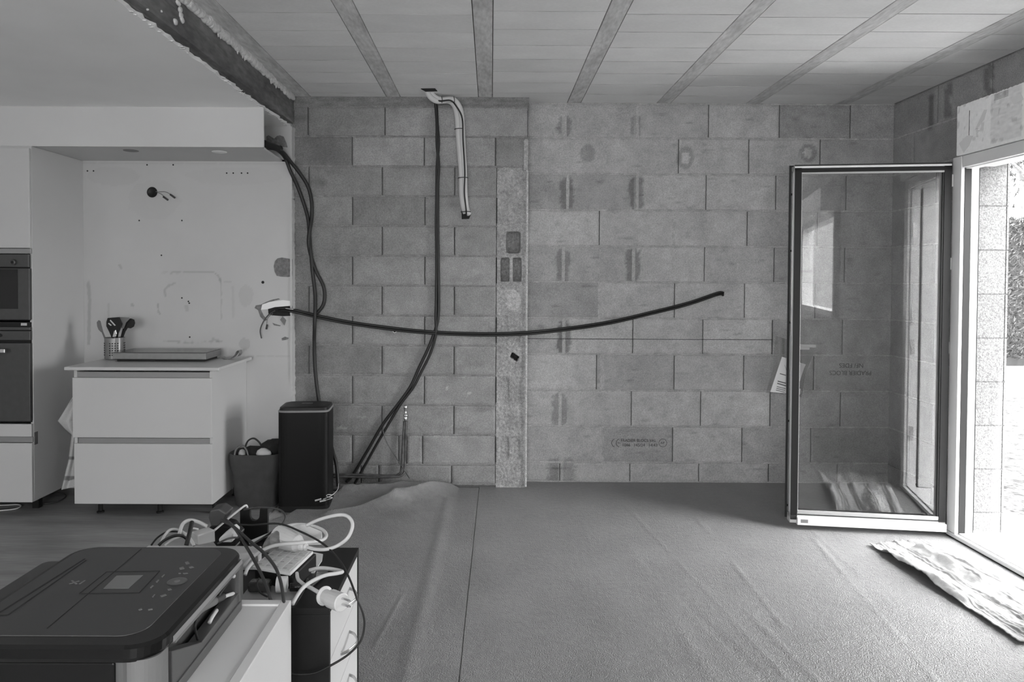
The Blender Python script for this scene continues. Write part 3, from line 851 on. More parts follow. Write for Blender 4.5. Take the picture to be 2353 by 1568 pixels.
for k in range(7):
    p = atX(2243, 297+k*3, SXB); mb.box((SXB-.0008, p.y-.03+random.random()*.02, p.z), (SXB+.002, p.y, p.z+.0012))
for k in range(5):
    p = atX(2285, 240-k*3, SXB); mb.box((SXB-.0008, p.y-.10, p.z+.02), (SXB+.002, p.y, p.z+.0215))
mb.build('pencil_mark', 'ink', sbx)
for (pts) in ([(2240, 300), (2262, 252), (2268, 252), (2262, 275), (2250, 290)], [(2204, 330), (2222, 312), (2236, 312), (2228, 335), (2215, 352)], [(2322, 228), (2345, 214), (2353, 228), (2330, 240)]):
    P = [atX(x_, y_, SXB) for x_, y_ in pts]
    MB().prism([(SXB-.0015, p.y, p.z) for p in P], (.002, 0, 0)).build('torn_sticker', 'paper', sbx)
mb = MB()
c = atX(2203, 345, SXB); blob((c.x+.02, c.y+.012, c.z-.002), .022, (.8, 1, .7)); blob((c.x+.03, c.y+.002, c.z+.02), .018)
mb.build('foam_filling', 'foam', sbx, smooth=True)

# leaf: local x runs from hinge to free edge, local y points to the camera side
HX, HY = 2.596, 4.075
leaf = bpy.data.objects.new('glazed_door_leaf', None); COL.objects.link(leaf)
fe = Vector((1.758, 4.192)) - Vector((HX, HY)); LW = fe.length
leaf.location = (HX, HY, 0); leaf.rotation_euler = (0, 0, math.atan2(fe.y, fe.x))
tag(leaf, 'tall glazed door leaf with thin black edges, swung open into the room', 'door leaf')
LZ0, LZ1 = .035, 2.118
def lb(name, boxes, m, bevel=.002):
    mb = MB()
    for a, b in boxes: mb.box(a, b)
    o = mb.build(name, m, None, bevel=bevel); o.parent = leaf; return o
T0, T1 = -.045, .020     # leaf thickness: room side .. outer side
st = .040
lb('stile', [((LW-st, T0, LZ0+.03), (LW, T1-.004, LZ1))], 'frame')
lb('stile', [((0, T0, LZ0+.03), (st, T1-.004, LZ1))], 'frame')
lb('rail', [((0, T0, LZ1-st), (LW, T1-.004, LZ1))], 'frame')
lb('rail', [((0, T0, LZ0), (LW, T1-.004, LZ0+.060))], 'frame')
lb('top_gasket', [((.0, T1-.003, LZ1-.003), (LW, T1+.003, LZ1+.004))], 'rubber', .001)
lb('outer_trim', [((.0, T1-.004, LZ1-.040), (LW-.002, T1+.0008, LZ1-.016)), ((LW-st+.0, T1-.004, LZ0+.045), (LW-.002, T1+.001, LZ1-.014)), ((.0, T1-.004, LZ0+.045), (st, T1+.001, LZ1-.014)), ((.0, T1-.004, LZ1-.034), (LW-.002, T1+.001, LZ1-.016))], 'alu')
lb('glazing_bead', [((LW-st-.003, T1-.016, LZ0+.06), (LW-st, T1+.002, LZ1-st-.002)), ((st, T1-.012, LZ1-st-.010), (LW-st, T1+.001, LZ1-st+.000)), ((st, T1-.010, LZ0+.060), (LW-st, T1+.001, LZ0+.076))], 'frameg', .001)
lb('side_bead', [((st, T1-.016, LZ0+.06), (st+.008, T1-.002, LZ1-st-.002))], 'alu', .001)
lb('upper_strip', [((.002, T1-.006, LZ1-.014), (LW-.002, T1+.001, LZ1-.004))], 'frame', .001)
lb('rubber_seal', [((LW-.002, T0-.006, LZ0+.012), (LW+.012, T0+.002, LZ1+.008)), ((-.004, T0-.006, LZ1-.002), (LW+.012, T0+.002, LZ1+.010)), ((st, T1-.002, LZ0+.048), (LW-st, T1+.003, LZ0+.055)), ((LW-st, T1-.001, LZ0+.02), (LW-.001, T1+.003, LZ0+.046))], 'rubber')
lb('drip_profile', [((.005, T1-.004, LZ0-.004), (LW-st+.004, T1+.022, LZ0+.040))], 'frame')
mk_ = lb('maker_label', [((LW-st-.055, T1+.022, LZ0+.010), (LW-st-.015, T1+.0228, LZ0+.030))], 'print_', 0)
lb('glass_pane', [((st-.005, -.006, LZ0+.055), (LW-st+.005, .000, LZ1-st+.005))], 'glass', 0)
lb('lock_strip', [((LW-.0005, T0+.018, LZ0+.05), (LW+.0015, T0+.034, LZ1-.03))], 'steel2', 0)
lb('lock_plate', [((LW, T0+.012, .93), (LW+.004, T0+.036, 1.13))], 'frameg', .002)
for z_ in (.12, .62, 1.20, 1.62, 1.95): lb('lock_bolt', [((LW+.001, T0+.020, z_), (LW+.008, T0+.030, z_+.012))], 'black')
h_ = lb('door_handle', [((LW-.055, T0-.010, .98), (LW-.025, T0, 1.16)), ((LW-.048, T0-.055, 1.055), (LW-.032, T0-.01, 1.071)), ((LW-.165, T0-.062, 1.053), (LW-.030, T0-.045, 1.073))], 'frame', .004)
# plastic pouches with papers hung on the handle
def pouch(pts, Y0, Y1, name='document_pouch', lab=''):
    P = [atY(a, b, Y0) for a, b in pts]
    o = thing(name, (P[0].x, Y0, P[0].z), lab, 'plastic pouch')
    n = len(P)
    MB().prism(P, (0, .002, 0)).build('plastic_film', 'pouch', o)
    return o
p1 = pouch([(1783, 772), (1872, 802), (1870, 812), (1857, 845), (1848, 880), (1842, 914), (1822, 908), (1760, 903), (1768, 878), (1776, 850), (1779, 800)], 4.275, 4.3, lab='clear plastic pouch of papers hanging behind the glass door edge')
def inp(pts, m, nm, Y):
    P = [atY(a, b, Y) for a, b in pts]; MB().prism(P, (0, .0015, 0)).build(nm, m, p1)
inp([(1797, 820), (1852, 838), (1848, 846), (1835, 884), (1825, 906), (1770, 901)], 'paper', 'folded_sheet', 4.271)
inp([(1833, 795), (1861, 797), (1860, 804), (1833, 804)], 'paper', 'paper_slip', 4.272)
for (a, b, wd_) in (((1792, 858), (1806, 862), 2), ((1787, 875), (1806, 880), 2.4), ((1786, 880), (1806, 886), 2.4), ((1785, 888), (1805, 893), 1.5), ((1784, 892), (1804, 897), 1.5), ((1783, 896), (1803, 901), 1.5), ((1803, 838), (1807, 850), 2)):
    inp([a, b, (b[0], b[1]+wd_), (a[0], a[1]+wd_)], 'ink', 'printed_line', 4.2705)
P = [atY(x_, y_, 4.268) for x_, y_ in ((1833, 893), (1840, 894), (1838, 907), (1832, 908))]
MB().prism(P, (0, .003, 0)).build('key_tag', 'paper', p1, bevel=.001)
MB().tube([atY(1834, 890, 4.268), atY(1843, 893, 4.268), atY(1842, 905, 4.268), atY(1836, 911, 4.268)], .0012, 6, 4).build('key_ring', 'cableg', p1)

# ------------------------------------------------------------------ floor cloth by the door
A, B, C_, D_ = Vector((2.08, 3.90)), Vector((2.44, 3.98)), Vector((2.585, 2.85)), Vector((2.12, 2.85))
def tw(i, j):
    p = (A*(1-i)+B*i)*(1-j)+(D_*(1-i)+C_*i)*j
    x, y = p.x, p.y
    x += .012*nz((x, y, 0), 7); y += .015*nz((x, y, 3), 6)
    z = .008+.014*abs(nz((x*1.5+y*.25, y*.35, 4), 13))+.018*max(0, nz((x*1.2, y*.6+x*.8, 1), 6))+.008*nz((x*2.2, y*1.0, 2), 9)+.005*nz((x*1.0, y*3.0, 2), 14)+.004*nz((x*3.5, y*1.5, 7), 16)
    z += .035*math.exp(-(segd((x, y), (2.30, 3.80), (2.36, 3.42))/.035)**2)+.028*math.exp(-(segd((x, y), (2.10, 3.75), (2.14, 3.2))/.03)**2)
    z += .006*math.exp(-(i/.06)**2)
    return (x, y, max(.006, z))
def twt(i, j, p):
    s = j*1.0; t = 1.0
    s = i
    for c0 in (.10, .15, .20, .36, .41, .62, .67, .86, .91):
        if abs(s-c0) < .013: t *= .42
        if abs(s-c0-.03) < .007: t *= .65
    return t
mb = MB().grid(tw, 140, 200, twt)
tag(mb.build('floor_cloth', 'towel', smooth=True, solid=.004, fix=False), 'crumpled pale striped cotton cloth lying on the floor by the threshold', 'cloth')

# ------------------------------------------------------------------ outside
mb = MB().grid(lambda i, j: (XR+.15+22*i, -8+30*j, -.06+.015*nz((i*22, j*30, 0), 2)), 60, 60)
gr = struct(mb.build('ground', 'gravel', smooth=True))
mb = MB().box((XR+.08, -6, -.07), (3.35, 7, -.03)); mb.box((3.9, 9.3, -.1), (24, 12.4, -.02))
struct(mb.build('pavement', 'paving'))
struct(MB().box((XR+.2, -6.2, -.06), (11, -6.0, 3.2)).build('wall_sky_screen', 'garden'))  # unseen wall, added to keep bright sky out of the door glass reflection
def hedge(name, x0, x1, y0, y1, z1, n, lab):
    o = thing(name, ((x0+x1)/2, (y0+y1)/2, 0), lab, 'hedge')
    MB().box((x0+.1, y0+.12, -.06), (x1-.1, y1-.1, z1-.12)).build('hedge_core', 'hedgein', o)
    mb = MB(); rnd = random.Random(2)
    for k in range(n):
        f = rnd.random()
        if f < .8: c = Vector((rnd.uniform(x0, x1), y0+rnd.random()**2*.15, rnd.uniform(0.08, z1)))
        elif f < .9: c = Vector((x0+rnd.random()*.12, rnd.uniform(y0, y1), rnd.uniform(0.08, z1)))
        else: c = Vector((rnd.uniform(x0, x1), rnd.uniform(y0, y1), z1-rnd.random()*.12))
        d = Vector((rnd.uniform(-1, 1), rnd.uniform(-1, .2), rnd.uniform(-.2, 1))).normalized()*rnd.uniform(.05, .09)
        s = d.cross(Vector((rnd.random(), rnd.random(), rnd.random()))).normalized()*.012
        mb.add([c-s, c+s, c+d+s*.3, c+d-s*.3], [(0, 1, 2, 3)])
    fo = mb.build('foliage', 'hedge', o, fix=False)
    return o
hedge('clipped_hedge', 8.2, 12.5, 12.6, 13.4, 2.55, 16000, 'tall clipped dark hedge standing across the garden outside the door')
tr = thing('garden_tree', (13.2, 17, -.06), 'leafy tree rising behind the hedge outside the door', 'tree')
mb = MB(); mb.tube([(13.2, 17, -.1), (13.1, 17, 2), (12.6, 16.9, 3.6), (11.6, 16.6, 5.0)], [.16, .05], 8, 5)
mb.tube([(13.1, 17, 2.4), (12.4, 16.5, 3.6), (11.7, 16.3, 4.15), (11.0, 16, 4.1)], [.07, .02], 6, 5)
mb.build('trunk', 'bark', tr, smooth=True)
mb = MB(); rnd = random.Random(8)
for k in range(5000):
    c = Vector((12.4, 16.6, 4.9))+Vector((rnd.gauss(0, 1), rnd.gauss(0, .8), rnd.gauss(0, .8)))
    d = Vector((rnd.uniform(-1, 1), rnd.uniform(-1, 1), rnd.uniform(-1, 1))).normalized()*.12; s = d.cross(Vector((0, 0, 1))).normalized()*.03
    mb.add([c-s, c+s, c+d+s*.2, c+d-s*.2], [(0, 1, 2, 3)])
mb.build('foliage', 'hedge', tr, fix=False)
c = atZ(2335, 1222, -.03)
mb = MB(); mb.grid(lambda i, j: (c.x-.25+.6*i, c.y-.3+.5*j, -.02+.10*max(0, nz((i*2.2, j*2, 5), 1.6)+.35)*math.sin(math.pi*i)*math.sin(math.pi*j)), 30, 30)
tag(mb.build('ground_sheet', 'polys', smooth=True, solid=.004), 'rumpled pale plastic sheet on the ground outside the doorway', 'plastic sheet')

# ------------------------------------------------------------------ pipes and conduits
def tubeobj(name, pts, r, m, label, cat, group=None, seg=8, sm=6):
    o = MB().tube([atY(*p) for p in pts], r, seg, sm).build(name, m, smooth=True)
    return tag(o, label, cat, group)
ya = YL-.02
# insulated pipe run
ins = thing('air_conditioning_pipe', atY(1000, 230, YL-.05), 'pair of white insulated pipes curving from the ceiling down to a hole in the wall', 'pipe')
pA = [(985, 204, 4.86, ), (997, 222, 4.87), (1015, 230, 4.885), (1040, 229, 4.90), (1054, 243, 4.92), (1061, 270, 4.93), (1063, 320, 4.935), (1067, 390, 4.935), (1068, 440, 4.935), (1072, 480, 4.94), (1078, 492, 4.96)]
pB = [(980, 206, 4.84), (988, 222, 4.85), (1004, 232, 4.87), (1030, 232, 4.92), (1044, 243, 4.945), (1051, 270, 4.945), (1054, 320, 4.945), (1060, 390, 4.945), (1061, 440, 4.945), (1064, 470, 4.945), (1070, 490, 4.96)]
for P in (pA, pB):
    MB().tube([atY(*p) for p in P], .0195, 12, 6).build('insulated_tube', 'insul', ins, smooth=True)
MB().tube([atY(p[0]-5+(6 if p[1] > 250 else 0)-(2 if p[1] > 420 else 0), p[1]+2, p[2]-.024) for p in pA[:-1]]+[atY(1071, 497, 4.95)], .0055, 8, 6).build('control_cable', 'conduit', ins, smooth=True)
for (px, py, wv) in ((1016, 231, 1), (1057, 297, 0), (1065, 409, 0), (1071, 487, 0), (1044, 232, 2)):
    a = .035
    c = atY(px, py, 4.94 if wv == 0 else 4.88)
    if wv: MB().tube([(c.x-.003, c.y-.022, c.z+.024), (c.x+.002, c.y-.026, c.z), (c.x, c.y-.02, c.z-.022)], .0025, 6, 4).build('cable_tie', 'rubber', ins)
    else: MB().tube([(c.x-.036, c.y+.005, c.z-.002), (c.x-.03, c.y-.022, c.z-.002), (c.x, c.y-.030, c.z), (c.x+.026, c.y-.018, c.z), (c.x+.030, c.y+.005, c.z)], .0025, 6, 4).build('cable_tie', 'rubber', ins)
h2 = atZ(980, 206, ZC)
MB().prism([(h2.x-.035, h2.y-.03, ZC-.004), (h2.x+.06, h2.y-.035, ZC-.004), (h2.x+.07, h2.y+.03, ZC-.004), (h2.x-.01, h2.y+.04, ZC-.004)], (0, 0, .003)).build('ceiling_hole', 'dark', ceil)
# twin vertical conduits, middle of the left wall
vc = [(996, 212, 4.90), (1001, 240, ya), (1004, 285, ya), (1004, 330, ya), (1008, 380, ya), (1006, 430, ya), (1006, 520, ya), (1007, 600, ya), (1008, 690, ya), (1006, 735, ya), (996, 770, ya), (982, 805, ya), (963, 845, ya), (945, 885, ya), (925, 915, ya), (880, 975, ya), (845, 1035, ya), (812, 1090, ya), (796, 1108, ya)]
tubeobj('electrical_conduit', [(a, b, c) for a, b, c in vc], .0105, 'conduit', 'left black conduit of the pair dropping from the ceiling, its foot nearer the bin', 'conduit')
vd = [(1000, 212, 4.90), (1003, 240, ya+.003), (1005, 285, ya+.003), (1008, 330, ya), (1004, 380, ya), (1003, 450, ya), (1002, 520, ya), (1003, 600, ya), (1002, 690, ya), (1001, 730, ya-.004), (1001, 770, ya-.004), (989, 812, ya), (968, 855, ya), (950, 890, ya-.003), (920, 930, ya-.003), (885, 988, ya), (855, 1040, ya), (830, 1085, ya), (815, 1112, ya)]
tubeobj('electrical_conduit', vd, .009, 'conduit', 'right black conduit of the pair dropping from the ceiling, its foot nearer the copper pipes', 'conduit')
# long sagging pair
sg = [(640, 712, YK+.001), (655, 711, YK-.012), (674, 714, YK-.012), (700, 720, YK+.03), (735, 728, ya-.012), (800, 741, ya-.002), (900, 755, ya), (980, 763, ya-.005), (1060, 767, ya), (1140, 768, ya-.02), (1213, 765, YL-.03), (1300, 756, 5.07), (1400, 741, YB-.02), (1500, 718, YB-.018), (1580, 698, YB-.018), (1645, 676, YB-.02), (1660, 674, YB-.015), (1661, 676, YB)]
tubeobj('electrical_conduit', [(a, b-1.6, c) for a, b, c in sg], .0085, 'conduit', 'upper of the two black cables sagging across the block wall', 'conduit')
tubeobj('electrical_conduit', [(a, b+3.2, c-.002) for a, b, c in sg], .0075, 'conduit', 'lower of the two black cables sagging across the block wall', 'conduit')
# conduits from the soffit
c1 = [(606, 333, 4.60), (625, 340, 4.70), (642, 348, 4.80), (656, 365, 4.88), (668, 395, 4.89), (684, 430, 4.93), (697, 465, ya), (707, 500, ya), (711, 540, ya), (714, 580, ya-.015), (718, 625, ya), (724, 680, ya), (723, 740, ya-.035), (722, 790, ya), (724, 850, ya), (730, 905, ya), (736, 940, ya), (752, 990, 4.90), (764, 1035, 4.80), (773, 1070, 4.76), (777, 1118, 4.72)]
tubeobj('electrical_conduit', c1, .012, 'conduit', 'black conduit running from the ceiling box straight down behind the tall bin', 'conduit')
c2 = [(608, 328, 4.62), (630, 335, 4.72), (650, 350, 4.82), (668, 372, 4.88), (690, 400, 4.92), (708, 430, ya), (716, 465, ya), (716, 500, ya), (711, 530, ya-.02), (709, 560, ya-.02), (715, 590, ya), (727, 625, ya), (742, 655, ya), (746, 680, ya), (742, 702, ya), (730, 718, ya), (722, 724, ya)]
tubeobj('electrical_conduit', c2, .012, 'conduit', 'black conduit looping beside the plaster edge down to the cable junction', 'conduit')
tubeobj('electrical_conduit', [(606, 328, 4.60), (622, 334, 4.68), (640, 341, 4.76), (645, 341, 4.76)], .020, 'conduit', 'thick black sleeve lying in the open end of the ceiling box', 'conduit')
# junction bits at the torn cavity
tubeobj('loose_wire', [(632, 714, YK-.005), (616, 725, YK-.03), (604, 742, YK-.05), (598, 760, YK-.05), (601, 778, YK-.05)], .0042, 'cableg', 'dark sheathed wire curling out of the torn wall cavity', 'wire')
tubeobj('loose_wire', [(650, 708, YK-.006), (664, 710, YK-.03), (674, 711, YK-.03)], .0028, 'cablew', 'short pale wire sticking across the torn wall cavity', 'wire')
tubeobj('loose_wire', [(627, 721, YK-.006), (616, 730, YK-.02), (613, 742, YK-.03), (613, 746, YK-.03)], .0020, 'greymid', 'thin wire with a small connector dangling under the torn cavity', 'wire')
MB().tube([atY(614, 746, YK-.03), atY(612, 757, YK-.03)], .0068, 8, 1).build('wire_connector', 'cableg', bpy.data.objects['loose_wire.002'], smooth=True)
# plumbing
yp = YL-.03
cp = thing('copper_riser', atY(930, 1095, yp), 'pair of dark copper pipes rising to a small brass stop valve on the wall', 'pipe')
MB().tube([atY(*p) for p in [(762, 1090, yp), (840, 1092, yp), (900, 1094, yp), (916, 1090, yp), (922, 1078, yp), (926, 1020, yp), (929, 968, yp)]], .008, 10, 5).build('copper_tube', 'pipe', cp, smooth=True)
MB().tube([atY(*p) for p in [(762, 1095, yp-.02), (840, 1097, yp-.02), (910, 1096, yp-.02), (926, 1090, yp-.01), (930, 1075, yp), (932, 1020, yp), (933, 968, yp)]], .008, 10, 5).build('copper_tube', 'pipe', cp, smooth=True)
c = atY(932, 958, yp-.005)
MB().lathe([(.010, -.03), (.014, -.02), (.014, -.005), (.010, 0), (.016, .004), (.016, .014), (.009, .018), (.009, .05), (.013, .055), (.013, .075), (.008, .08)], c, 14).build('stop_valve', 'steel2', cp, smooth=True)
MB().lathe([(.006, -.03), (.006, -.012), (.013, -.01), (.013, 0)], (c.x, c.y-.01, c.z), 12, Vector((0, -1, 0))).build('valve_knob', 'steel2', cp)
tubeobj('thin_wire', [(879, 985, yp), (884, 1005, yp), (896, 1030, yp), (912, 1055, yp-.02), (928, 1080, yp-.06), (941, 1100, yp-.1)], .003, 'pipe', 'thin dark wire trailing from the wall down to the rucked sheet', 'wire')
for k, (y_, lab) in enumerate(((1118, 'upper'), (1128, 'lower'))):
    a = atZ(742, y_, .02)
    o = MB().tube([(a.x, YL-.05-k*.07, .02), (a.x+.22, YL-.05-k*.07, .02)], .014, 10, 1).build('floor_pipe', 'greymid', smooth=True)
    tag(o, ('pale floor pipe lying closest to the block wall, right of the bin', 'pale floor pipe lying one step out from the block wall, right of the bin')[k], 'pipe')

# ------------------------------------------------------------------ kitchen: tall oven cabinet
def K(Y): return lambda px, py: atY(px, py, Y)
YT = 4.34
k = K(YT)
def zz(py, Y=YT, x=40): return atY(x, py, Y).z
xr = k(70, 700).x; xl_ = xr-.60
tc = thing('tall_cabinet', ((xl_+xr)/2, YT+.28, 0), 'tall white kitchen cabinet housing two built-in ovens', 'cabinet')
mb = MB()
zb0, zb1 = zz(1155), ZS-.0008
mb.box((xr-.018, YT+.022, zb0), (xr, YK-.0006, zb1)); mb.box((xl_, YT+.022, zb0), (xl_+.018, YK-.0006, zb1))
mb.box((xl_+.0185, YT+.024, zb1-.018), (xr-.0185, YK-.02, zb1-.0005)); mb.box((xl_+.0185, YT+.024, zb0+.0005), (xr-.0185, YK-.02, zb0+.018))
mb.box((xl_+.0185, YK-.019, zb0+.001), (xr-.0185, YK-.001, zb1-.001))
mb.build('carcass', 'white', tc, bevel=.0015)
def front(name, y0, y1, par, m='white', xa=None, xb=None, Ya=YT, Yb=YT+.020, bev=.002):
    return MB().box((xa if xa is not None else xl_, Ya, zz(y1)), (xb if xb is not None else xr-.001, Yb, zz(y0))).build(name, m, par, bevel=bev)
front('door', 340, 570, tc)
front('handle_channel', 571, 583, tc, 'groove', Ya=YT+.008, Yb=YT+.04)
front('drawer', 975, 1004, tc)
front('handle_channel', 1005, 1018, tc, 'groove', Ya=YT+.010, Yb=YT+.05)
front('drawer', 1019, 1155, tc)
a = atX(82, 1010, xr)
MB().box((xr-.001, YT+.024, zz(1025)), (xr+.0015, YT+.058, zz(996))).box((xr+.0005, YT+.03, zz(1021)), (xr+.002, YT+.050, zz(1000))).build('channel_notch', 'greymid', tc)
MB().box((xl_+.05, YT+.14, 0), (xl_+.09, YT+.18, zb0)).build('leg', 'black', tc)
MB().box((xr-.09, YT+.14, 0), (xr-.05, YT+.18, zb0)).build('leg', 'black', tc)
# microwave
ya0, xo = YT-.002, xr-.012
mw = thing('microwave_oven', ((xl_+xr)/2, YT+.2, zz(735)), 'built-in steel microwave oven with dark window, upper of the two appliances', 'microwave')
MB().box((xl_+.012, YT+.02, zz(737)), (xo, YT+.45, zz(584))).build('housing', 'black', mw)
front('control_panel', 585, 614, mw, 'ovensteel', xl_+.012, k(66, 600).x, ya0, YT+.02)
front('appliance_door', 617, 735, mw, 'ovensteel', xl_+.012, k(67.5, 600).x, ya0, YT+.02)
front('door_window', 619, 710, mw, 'blackglass', xl_+.09, k(41, 600).x, ya0-.0015, YT+.01, 0)
c = k(33, 603); MB().lathe([(.014, 0), (.018, .004), (.017, .018), (.012, .020)], (c.x, YT-.001, c.z), 24, Vector((0, -1, 0))).build('knob', 'ovensteel', mw, smooth=False)
MB().lathe([(.0085, 0), (.0085, .003)], (c.x, YT-.020, c.z), 20, Vector((0, -1, 0))).build('knob_cap', 'black', mw)
# oven
ov = thing('oven', ((xl_+xr)/2, YT+.2, zz(972)), 'built-in steel oven with bar handle, below the microwave', 'oven')
MB().box((xl_+.012, YT+.02, zz(972)), (xo+.004, YT+.55, zz(741))).build('housing', 'black', ov)
front('trim_strip', 752, 759, ov, 'ovensteel', xl_+.012, k(69, 760).x, ya0, YT+.02)
front('control_panel', 761, 782, ov, 'ovensteel', xl_+.012, k(69, 760).x, ya0, YT+.02)
front('appliance_door', 789, 968, ov, 'ovensteel', xl_+.012, k(70, 860).x, ya0-.004, YT+.02)
MB().box((xl_+.06, YT-.045, zz(810)), (k(22, 806).x, YT-.030, zz(801))).build('handle', 'steel2', ov, bevel=.003)
MB().box((k(8, 806).x, YT-.032, zz(809)), (k(14, 806).x, YT-.004, zz(802))).build('handle_post', 'steel2', ov)
c = k(2, 771); MB().lathe([(.010, 0), (.010, .003)], (c.x, YT-.003, c.z), 20, Vector((0, -1, 0))).build('dial', 'black', ov)
front('vent_label', 743, 749, ov, 'steel2', k(44, 745).x, k(58, 745).x, YT+.016, YT+.0195, 0)

# ------------------------------------------------------------------ base cabinet
YC = 4.31
def q(px, py, Y=YC): return atY(px, py, Y)
cx0, cx1 = q(171, 1000).x, q(489, 1000).x
bz0, bz1 = q(300, 1159).z, atY(300, 852, 4.25).z
bc = thing('base_cabinet', ((cx0+cx1)/2, YC+.27, 0), 'white two-drawer kitchen base cabinet standing free before the wall', 'cabinet')
mb = MB()
mb.box((cx1-.018, YC, bz0+.001), (cx1, YK-.002, bz1-.001)); mb.box((cx0, YC, bz0+.001), (cx0+.018, YC+.53, bz1-.001))
mb.box((cx0+.0185, YC+.01, bz0), (cx1-.0185, YC+.509, bz0+.018)); mb.box((cx0+.0185, YC+.51, bz0), (cx1-.0185, YC+.529, bz1-.002))
mb.build('carcass', 'white', bc, bevel=.0015)
def qf(name, x0, x1, y0, y1, m, Ya, Yb, bev=.002):
    return MB().box((atY(x0, y0, Ya).x, Ya, atY(300, y1, Ya).z), (atY(x1, y0, Ya).x, Yb, atY(300, y0, Ya).z)).build(name, m, bc, bevel=bev)
qf('handle_channel', 176, 483, 855, 869, 'groove', YC+.004, YC+.03)
qf('drawer', 166, 486, 869, 1006.5, 'white', YC-.022, YC-.001)
qf('handle_channel', 180, 484, 1007, 1020, 'groove', YC+.002, YC+.03)
qf('drawer', 170, 487, 1020.5, 1159, 'white', YC-.020, YC-.001)
for x_ in (cx0+.10, (cx0+cx1)/2+.05, cx1-.03):
    MB().lathe([(.022, 0), (.022, .008), (.013, .012), (.013, bz0), (.03, bz0)], (x_, YC+.10, 0), 16).build('leg', 'black', bc)
    MB().lathe([(.022, 0), (.022, .008), (.013, .012), (.013, bz0), (.03, bz0)], (x_, YC+.46, 0), 16).build('leg', 'black', bc)
wx0, wx1 = atY(147, 850, 4.25).x, atY(503, 850, 4.25).x
wz1 = atY(300, 844.5, 4.25).z
wt = MB().box((wx0, 4.25, bz1), (wx1, YC+.53, wz1)).build('worktop', 'white', bevel=.003)
tag(wt, 'thin pale worktop lying on the two-drawer base cabinet', 'worktop')
WZ = wz1
# hob
hb = thing('hob', (-2.1, 4.66, WZ), 'flat black glass hob with steel edge lying loose on the worktop', 'hob')
hy0, hy1 = 4.53, 4.79
hx0, hx1 = atY(258, 820, hy0).x, atY(473, 820, hy0).x
hz0, hz1 = atY(360, 826.5, hy0).z, atY(360, 811.5, hy0).z
MB().box((hx0, hy0, hz0), (hx1, hy1, hz1)).build('steel_rim', 'steel', hb, bevel=.004)
MB().box((hx0+.004, hy0+.003, hz1-.001), (hx1-.002, hy1, hz1+.003)).build('glass_top', 'hobglass', hb, bevel=.001)
MB().box((hx0+.02, hy0+.02, WZ), (hx1-.02, hy1-.02, hz0)).build('underside', 'black', hb)
# utensil holder
uc = Vector((-2.455, 4.68, WZ))
ur = .060
uh = thing('utensil_holder', uc, 'perforated steel utensil holder on the worktop beside the hob', 'utensil holder')
hgt = atY(260, 778, 4.62).z-WZ
MB().lathe([(ur-.004, .002), (ur, .004), (ur, hgt), (ur+.002, hgt+.002), (ur-.002, hgt+.002), (ur-.003, .006)], uc, 36).build('steel_cup', 'steel', uh, smooth=False)
mb = MB()
for r_ in range(6):
    for c_i in range(24):
        if c_i % 6 in (4, 5): continue
        a = 2*math.pi*c_i/24
        p = uc+Vector((math.cos(a)*(ur+.0003), math.sin(a)*(ur+.0003), .03+r_*.015))
        mb.lathe([(.0044, 0), (.0044, .0012)], p, 8, Vector((math.cos(a), math.sin(a), 0)))
mb.build('perforations', 'dark', uh)
def P3(px, py, Y): return atY(px, py, Y)
def flat(pts, Y, th, m, name, par, bev=.0015):
    P = [atY(a, b, Y) for a, b in pts]
    return MB().prism([(p.x, Y, p.z) for p in P], (0, th, 0)).build(name, m, par, bevel=bev)
def utensil(name, lab, cat, head, Y, m, stem, hm='black', slots=()):
    o = thing(name, (uc.x, uc.y, WZ+.01), lab, cat, 'utensils in the steel holder')
    flat(head, Y, .006, m, 'head', o)
    MB().tube([atY(*s) for s in stem], .0055, 8, 4).build('handle', hm, o, smooth=True)
    for s in slots: flat(s, Y-.001, .001, 'plaster', 'slot', o, 0)
    return o
utensil('spatula', 'black slotted spatula standing in the steel utensil holder', 'utensil',
        [(247, 731), (273, 729), (280, 745), (276, 758), (268, 775), (262, 781), (256, 776), (250, 762), (244, 750), (244, 740)], 4.66, 'black', [(262, 776, 4.665), (262, 800, 4.67), (260, 822, 4.68)], 'black',
        ([(252, 737), (254, 735), (266, 748), (263, 749)], [(248, 744), (250, 742), (257, 748), (254, 749)]))
utensil('turner', 'grey flat turner standing in the steel utensil holder between the black tools', 'utensil',
        [(272, 729), (296, 730), (297, 734), (289, 742), (284, 756), (274, 752), (264, 750), (263, 737), (271, 735)], 4.675, 'greymid', [(274, 752, 4.68), (266, 790, 4.69), (262, 818, 4.70)], 'black')
utensil('ladle', 'black rounded spoon leaning right in the steel utensil holder', 'utensil',
        [(292, 735), (300, 732), (308, 735), (310, 743), (307, 751), (300, 755), (293, 754), (288, 762), (282, 778), (276, 778), (280, 762), (284, 748)], 4.69, 'black', [(282, 775, 4.695), (274, 795, 4.70), (268, 815, 4.70)], 'black')
utensil('wooden_spoon', 'pale wooden spoon leaning left in the steel utensil holder', 'utensil',
        [(222, 741), (226, 736), (230, 738), (233, 750), (236, 762), (232, 764), (226, 758), (223, 750)], 4.70, 'greymid', [(234, 760, 4.705), (240, 775, 4.70), (250, 800, 4.69)], 'greymid')
sc_ = utensil('scissors', 'kitchen scissors with pale grips standing in the steel utensil holder', 'utensil',
        [(262, 761), (266, 758), (268, 768), (264, 774), (258, 776)], 4.65, 'steel2', [(266, 770, 4.65), (262, 785, 4.655), (260, 800, 4.66)], 'steel2')
